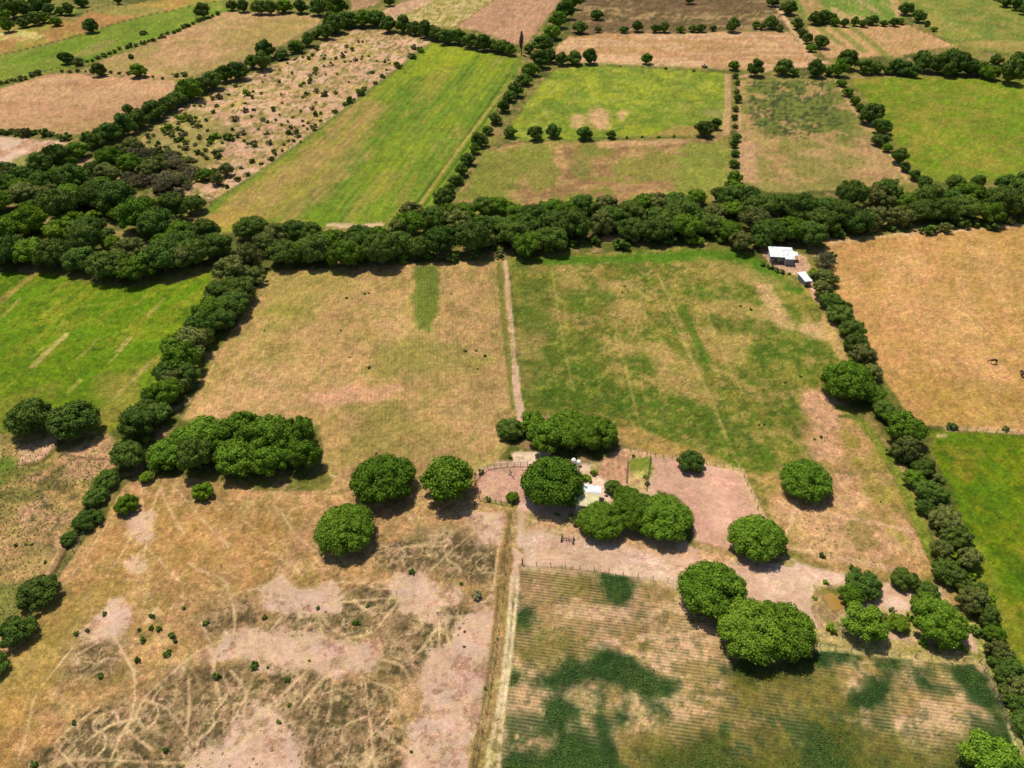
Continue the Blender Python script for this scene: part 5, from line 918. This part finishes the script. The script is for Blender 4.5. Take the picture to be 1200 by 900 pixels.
fence([(556, 575), (557, 562), (572, 549), (598, 546), (618, 546)], 'weathered rail fence around the back of the small dirt corral', 12, 3)
fence([(562, 586), (590, 591), (600, 593)], 'weathered rail fence along the front of the small dirt corral', 7, 2)
fence([(603, 602), (594, 657), (586, 722), (577, 790), (566, 850), (556, 900), (548, 950)], 'wire fence of thin wooden posts between the worn pasture and lower track', 20)
fence([(762, 534), (760, 552), (757, 574)], 'wooden fence between the garden plot and the cleared pink plot', 9, 3)
fence([(735, 540), (734, 566)], 'short rail fence dividing the garden plot', 6, 3)
fence([(706, 538), (728, 527), (745, 530), (772, 536), (800, 538), (868, 551)], 'wire fence along the top of the garden and cleared plots', 18)
fence([(868, 551), (884, 586), (898, 626)], 'wire fence down the right side of the cleared pink plot', 9)
fence([(612, 661), (700, 669), (790, 683), (812, 700)], 'wire fence between the dirt yard and the striped crop field', 13)
fence([(868, 752), (950, 758), (1060, 769), (1148, 776)], 'wire fence along the upper right edge of the crop field', 16)
fence([(1148, 776), (1162, 806), (1184, 856), (1204, 905)], 'wire fence down the right edge of the crop field', 12)
fence([(1088, 503), (1140, 504), (1196, 509), (1240, 514)], 'wire fence between the right tan and green fields', 14)
fence([(500, 50), (440, 101), (380, 147), (320, 191), (252, 236)], 'wire fence between the scrubland and the long green strip', 30)
fence([(112, 600), (92, 640), (70, 672), (55, 700), (30, 745)], 'wire fence along the ditch at the left of the pasture', 12)
# gate post standing by itself
x, y, _ = P(612, 661); bm = bmesh.new(); tube(bm, (0, 0, -.2), (.05, 0, 1.7), .13, .11, 8); o = bmesh_obj('gate_post', bm, M_WOOD); o.location = (x, y, 0); tag(o, 'tall dark gate post at the upper left corner of the striped crop field', 'post')
# fallen branch in the corral
x, y, _ = P(600, 557); bm = bmesh.new(); pts = [(-.6, 1.6, .12), (-.2, .9, .2), (-.45, .3, .14), (.1, -.4, .18), (.5, -1.2, .1)]
for a, b in zip(pts, pts[1:]): tube(bm, a, b, .13, .1)
tube(bm, pts[2], (-.9, -.1, .3), .08, .04); tube(bm, pts[3], (.8, .1, .25), .08, .04)
o = bmesh_obj('fallen_branch', bm, M_WOOD); o.location = (x, y, 0); tag(o, 'crooked fallen branch lying on the floor of the dirt corral', 'branch')

# horses grazing on the right tan field (one skinned body each)
M_HIDE = mat('dark_hide', (.045, .022, .014), .6, .3, .3, 3)
def horse(px_, py_, rz, label):
    J = {'rump': ((-.62, 0, 1.28), (0.30, 0.31)), 'loin': ((-.2, 0, 1.27), (0.30, 0.33)), 'rib': ((.15, 0, 1.22), (0.32, 0.36)), 'chest': ((.5, 0, 1.24), (0.26, 0.33)), 'neck1': ((.82, 0, 1.12), (.13, .2)), 'neck2': ((1.12, 0, .78), (.10, .15)), 'poll': ((1.3, 0, .52), (.11, .13)), 'nose': ((1.42, 0, .18), (.07, .08)), 'tail1': ((-.88, 0, 1.15), (.06, .06)), 'tail2': ((-.98, 0, .62), (.07, .07))}
    E = [('loin', 'rump'), ('loin', 'rib'), ('rib', 'chest'), ('chest', 'neck1'), ('neck1', 'neck2'), ('neck2', 'poll'), ('poll', 'nose'), ('rump', 'tail1'), ('tail1', 'tail2')]
    for s, sd_ in ((1, 'l'), (-1, 'r')):
        J['st'+sd_] = ((-.60, .17*s, .98), (.15, .17)); J['hk'+sd_] = ((-.80, .18*s, .52), (.065, .08)); J['hf'+sd_] = ((-.72+.06*s, .18*s, .06), (.055, .06)); E += [('rump', 'st'+sd_), ('st'+sd_, 'hk'+sd_), ('hk'+sd_, 'hf'+sd_)]
        J['sh'+sd_] = ((.48, .16*s, .90), (.11, .13)); J['kn'+sd_] = ((.52+.1*s, .16*s, .50), (.06, .065)); J['ff'+sd_] = ((.50+.16*s, .16*s, .06), (.055, .06)); E += [('chest', 'sh'+sd_), ('sh'+sd_, 'kn'+sd_), ('kn'+sd_, 'ff'+sd_)]
        J['er'+sd_] = ((1.22, .09*s, .72), (.03, .03)); E += [('poll', 'er'+sd_)]
    ks = list(J); me = bpy.data.meshes.new('horse'); me.from_pydata([J[k][0] for k in ks], [(ks.index(a), ks.index(b)) for a, b in E], [])
    o = link('horse', me); md = o.modifiers.new('skin', 'SKIN'); 
    if not me.skin_vertices: 
        bpy.context.view_layer.objects.active = o
    for i, k in enumerate(ks):
        sv = me.skin_vertices[0].data[i]; sv.radius = J[k][1]; sv.use_root = (k == 'loin')
    sb = o.modifiers.new('sub', 'SUBSURF'); sb.levels = 2; sb.render_levels = 2
    dg = bpy.context.evaluated_depsgraph_get(); m2 = bpy.data.meshes.new_from_object(o.evaluated_get(dg)); bpy.data.objects.remove(o)
    m2.materials.clear(); m2.materials.append(M_HIDE)
    for p in m2.polygons: p.use_smooth = True; p.material_index = 0
    o = link('horse', m2); x, y, _ = P(px_, py_); o.location = (x, y, 0); o.rotation_euler.z = rz; tag(o, label, 'horse')
try:
    horse(1163, 426, radians(168), 'dark brown horse grazing side-on in the open right tan field')
    horse(1196, 440, radians(75), 'dark brown horse grazing at the right edge of the picture, seen end-on')
except Exception as ex: print('horse failed', ex)
print('COUNTS', COUNT)
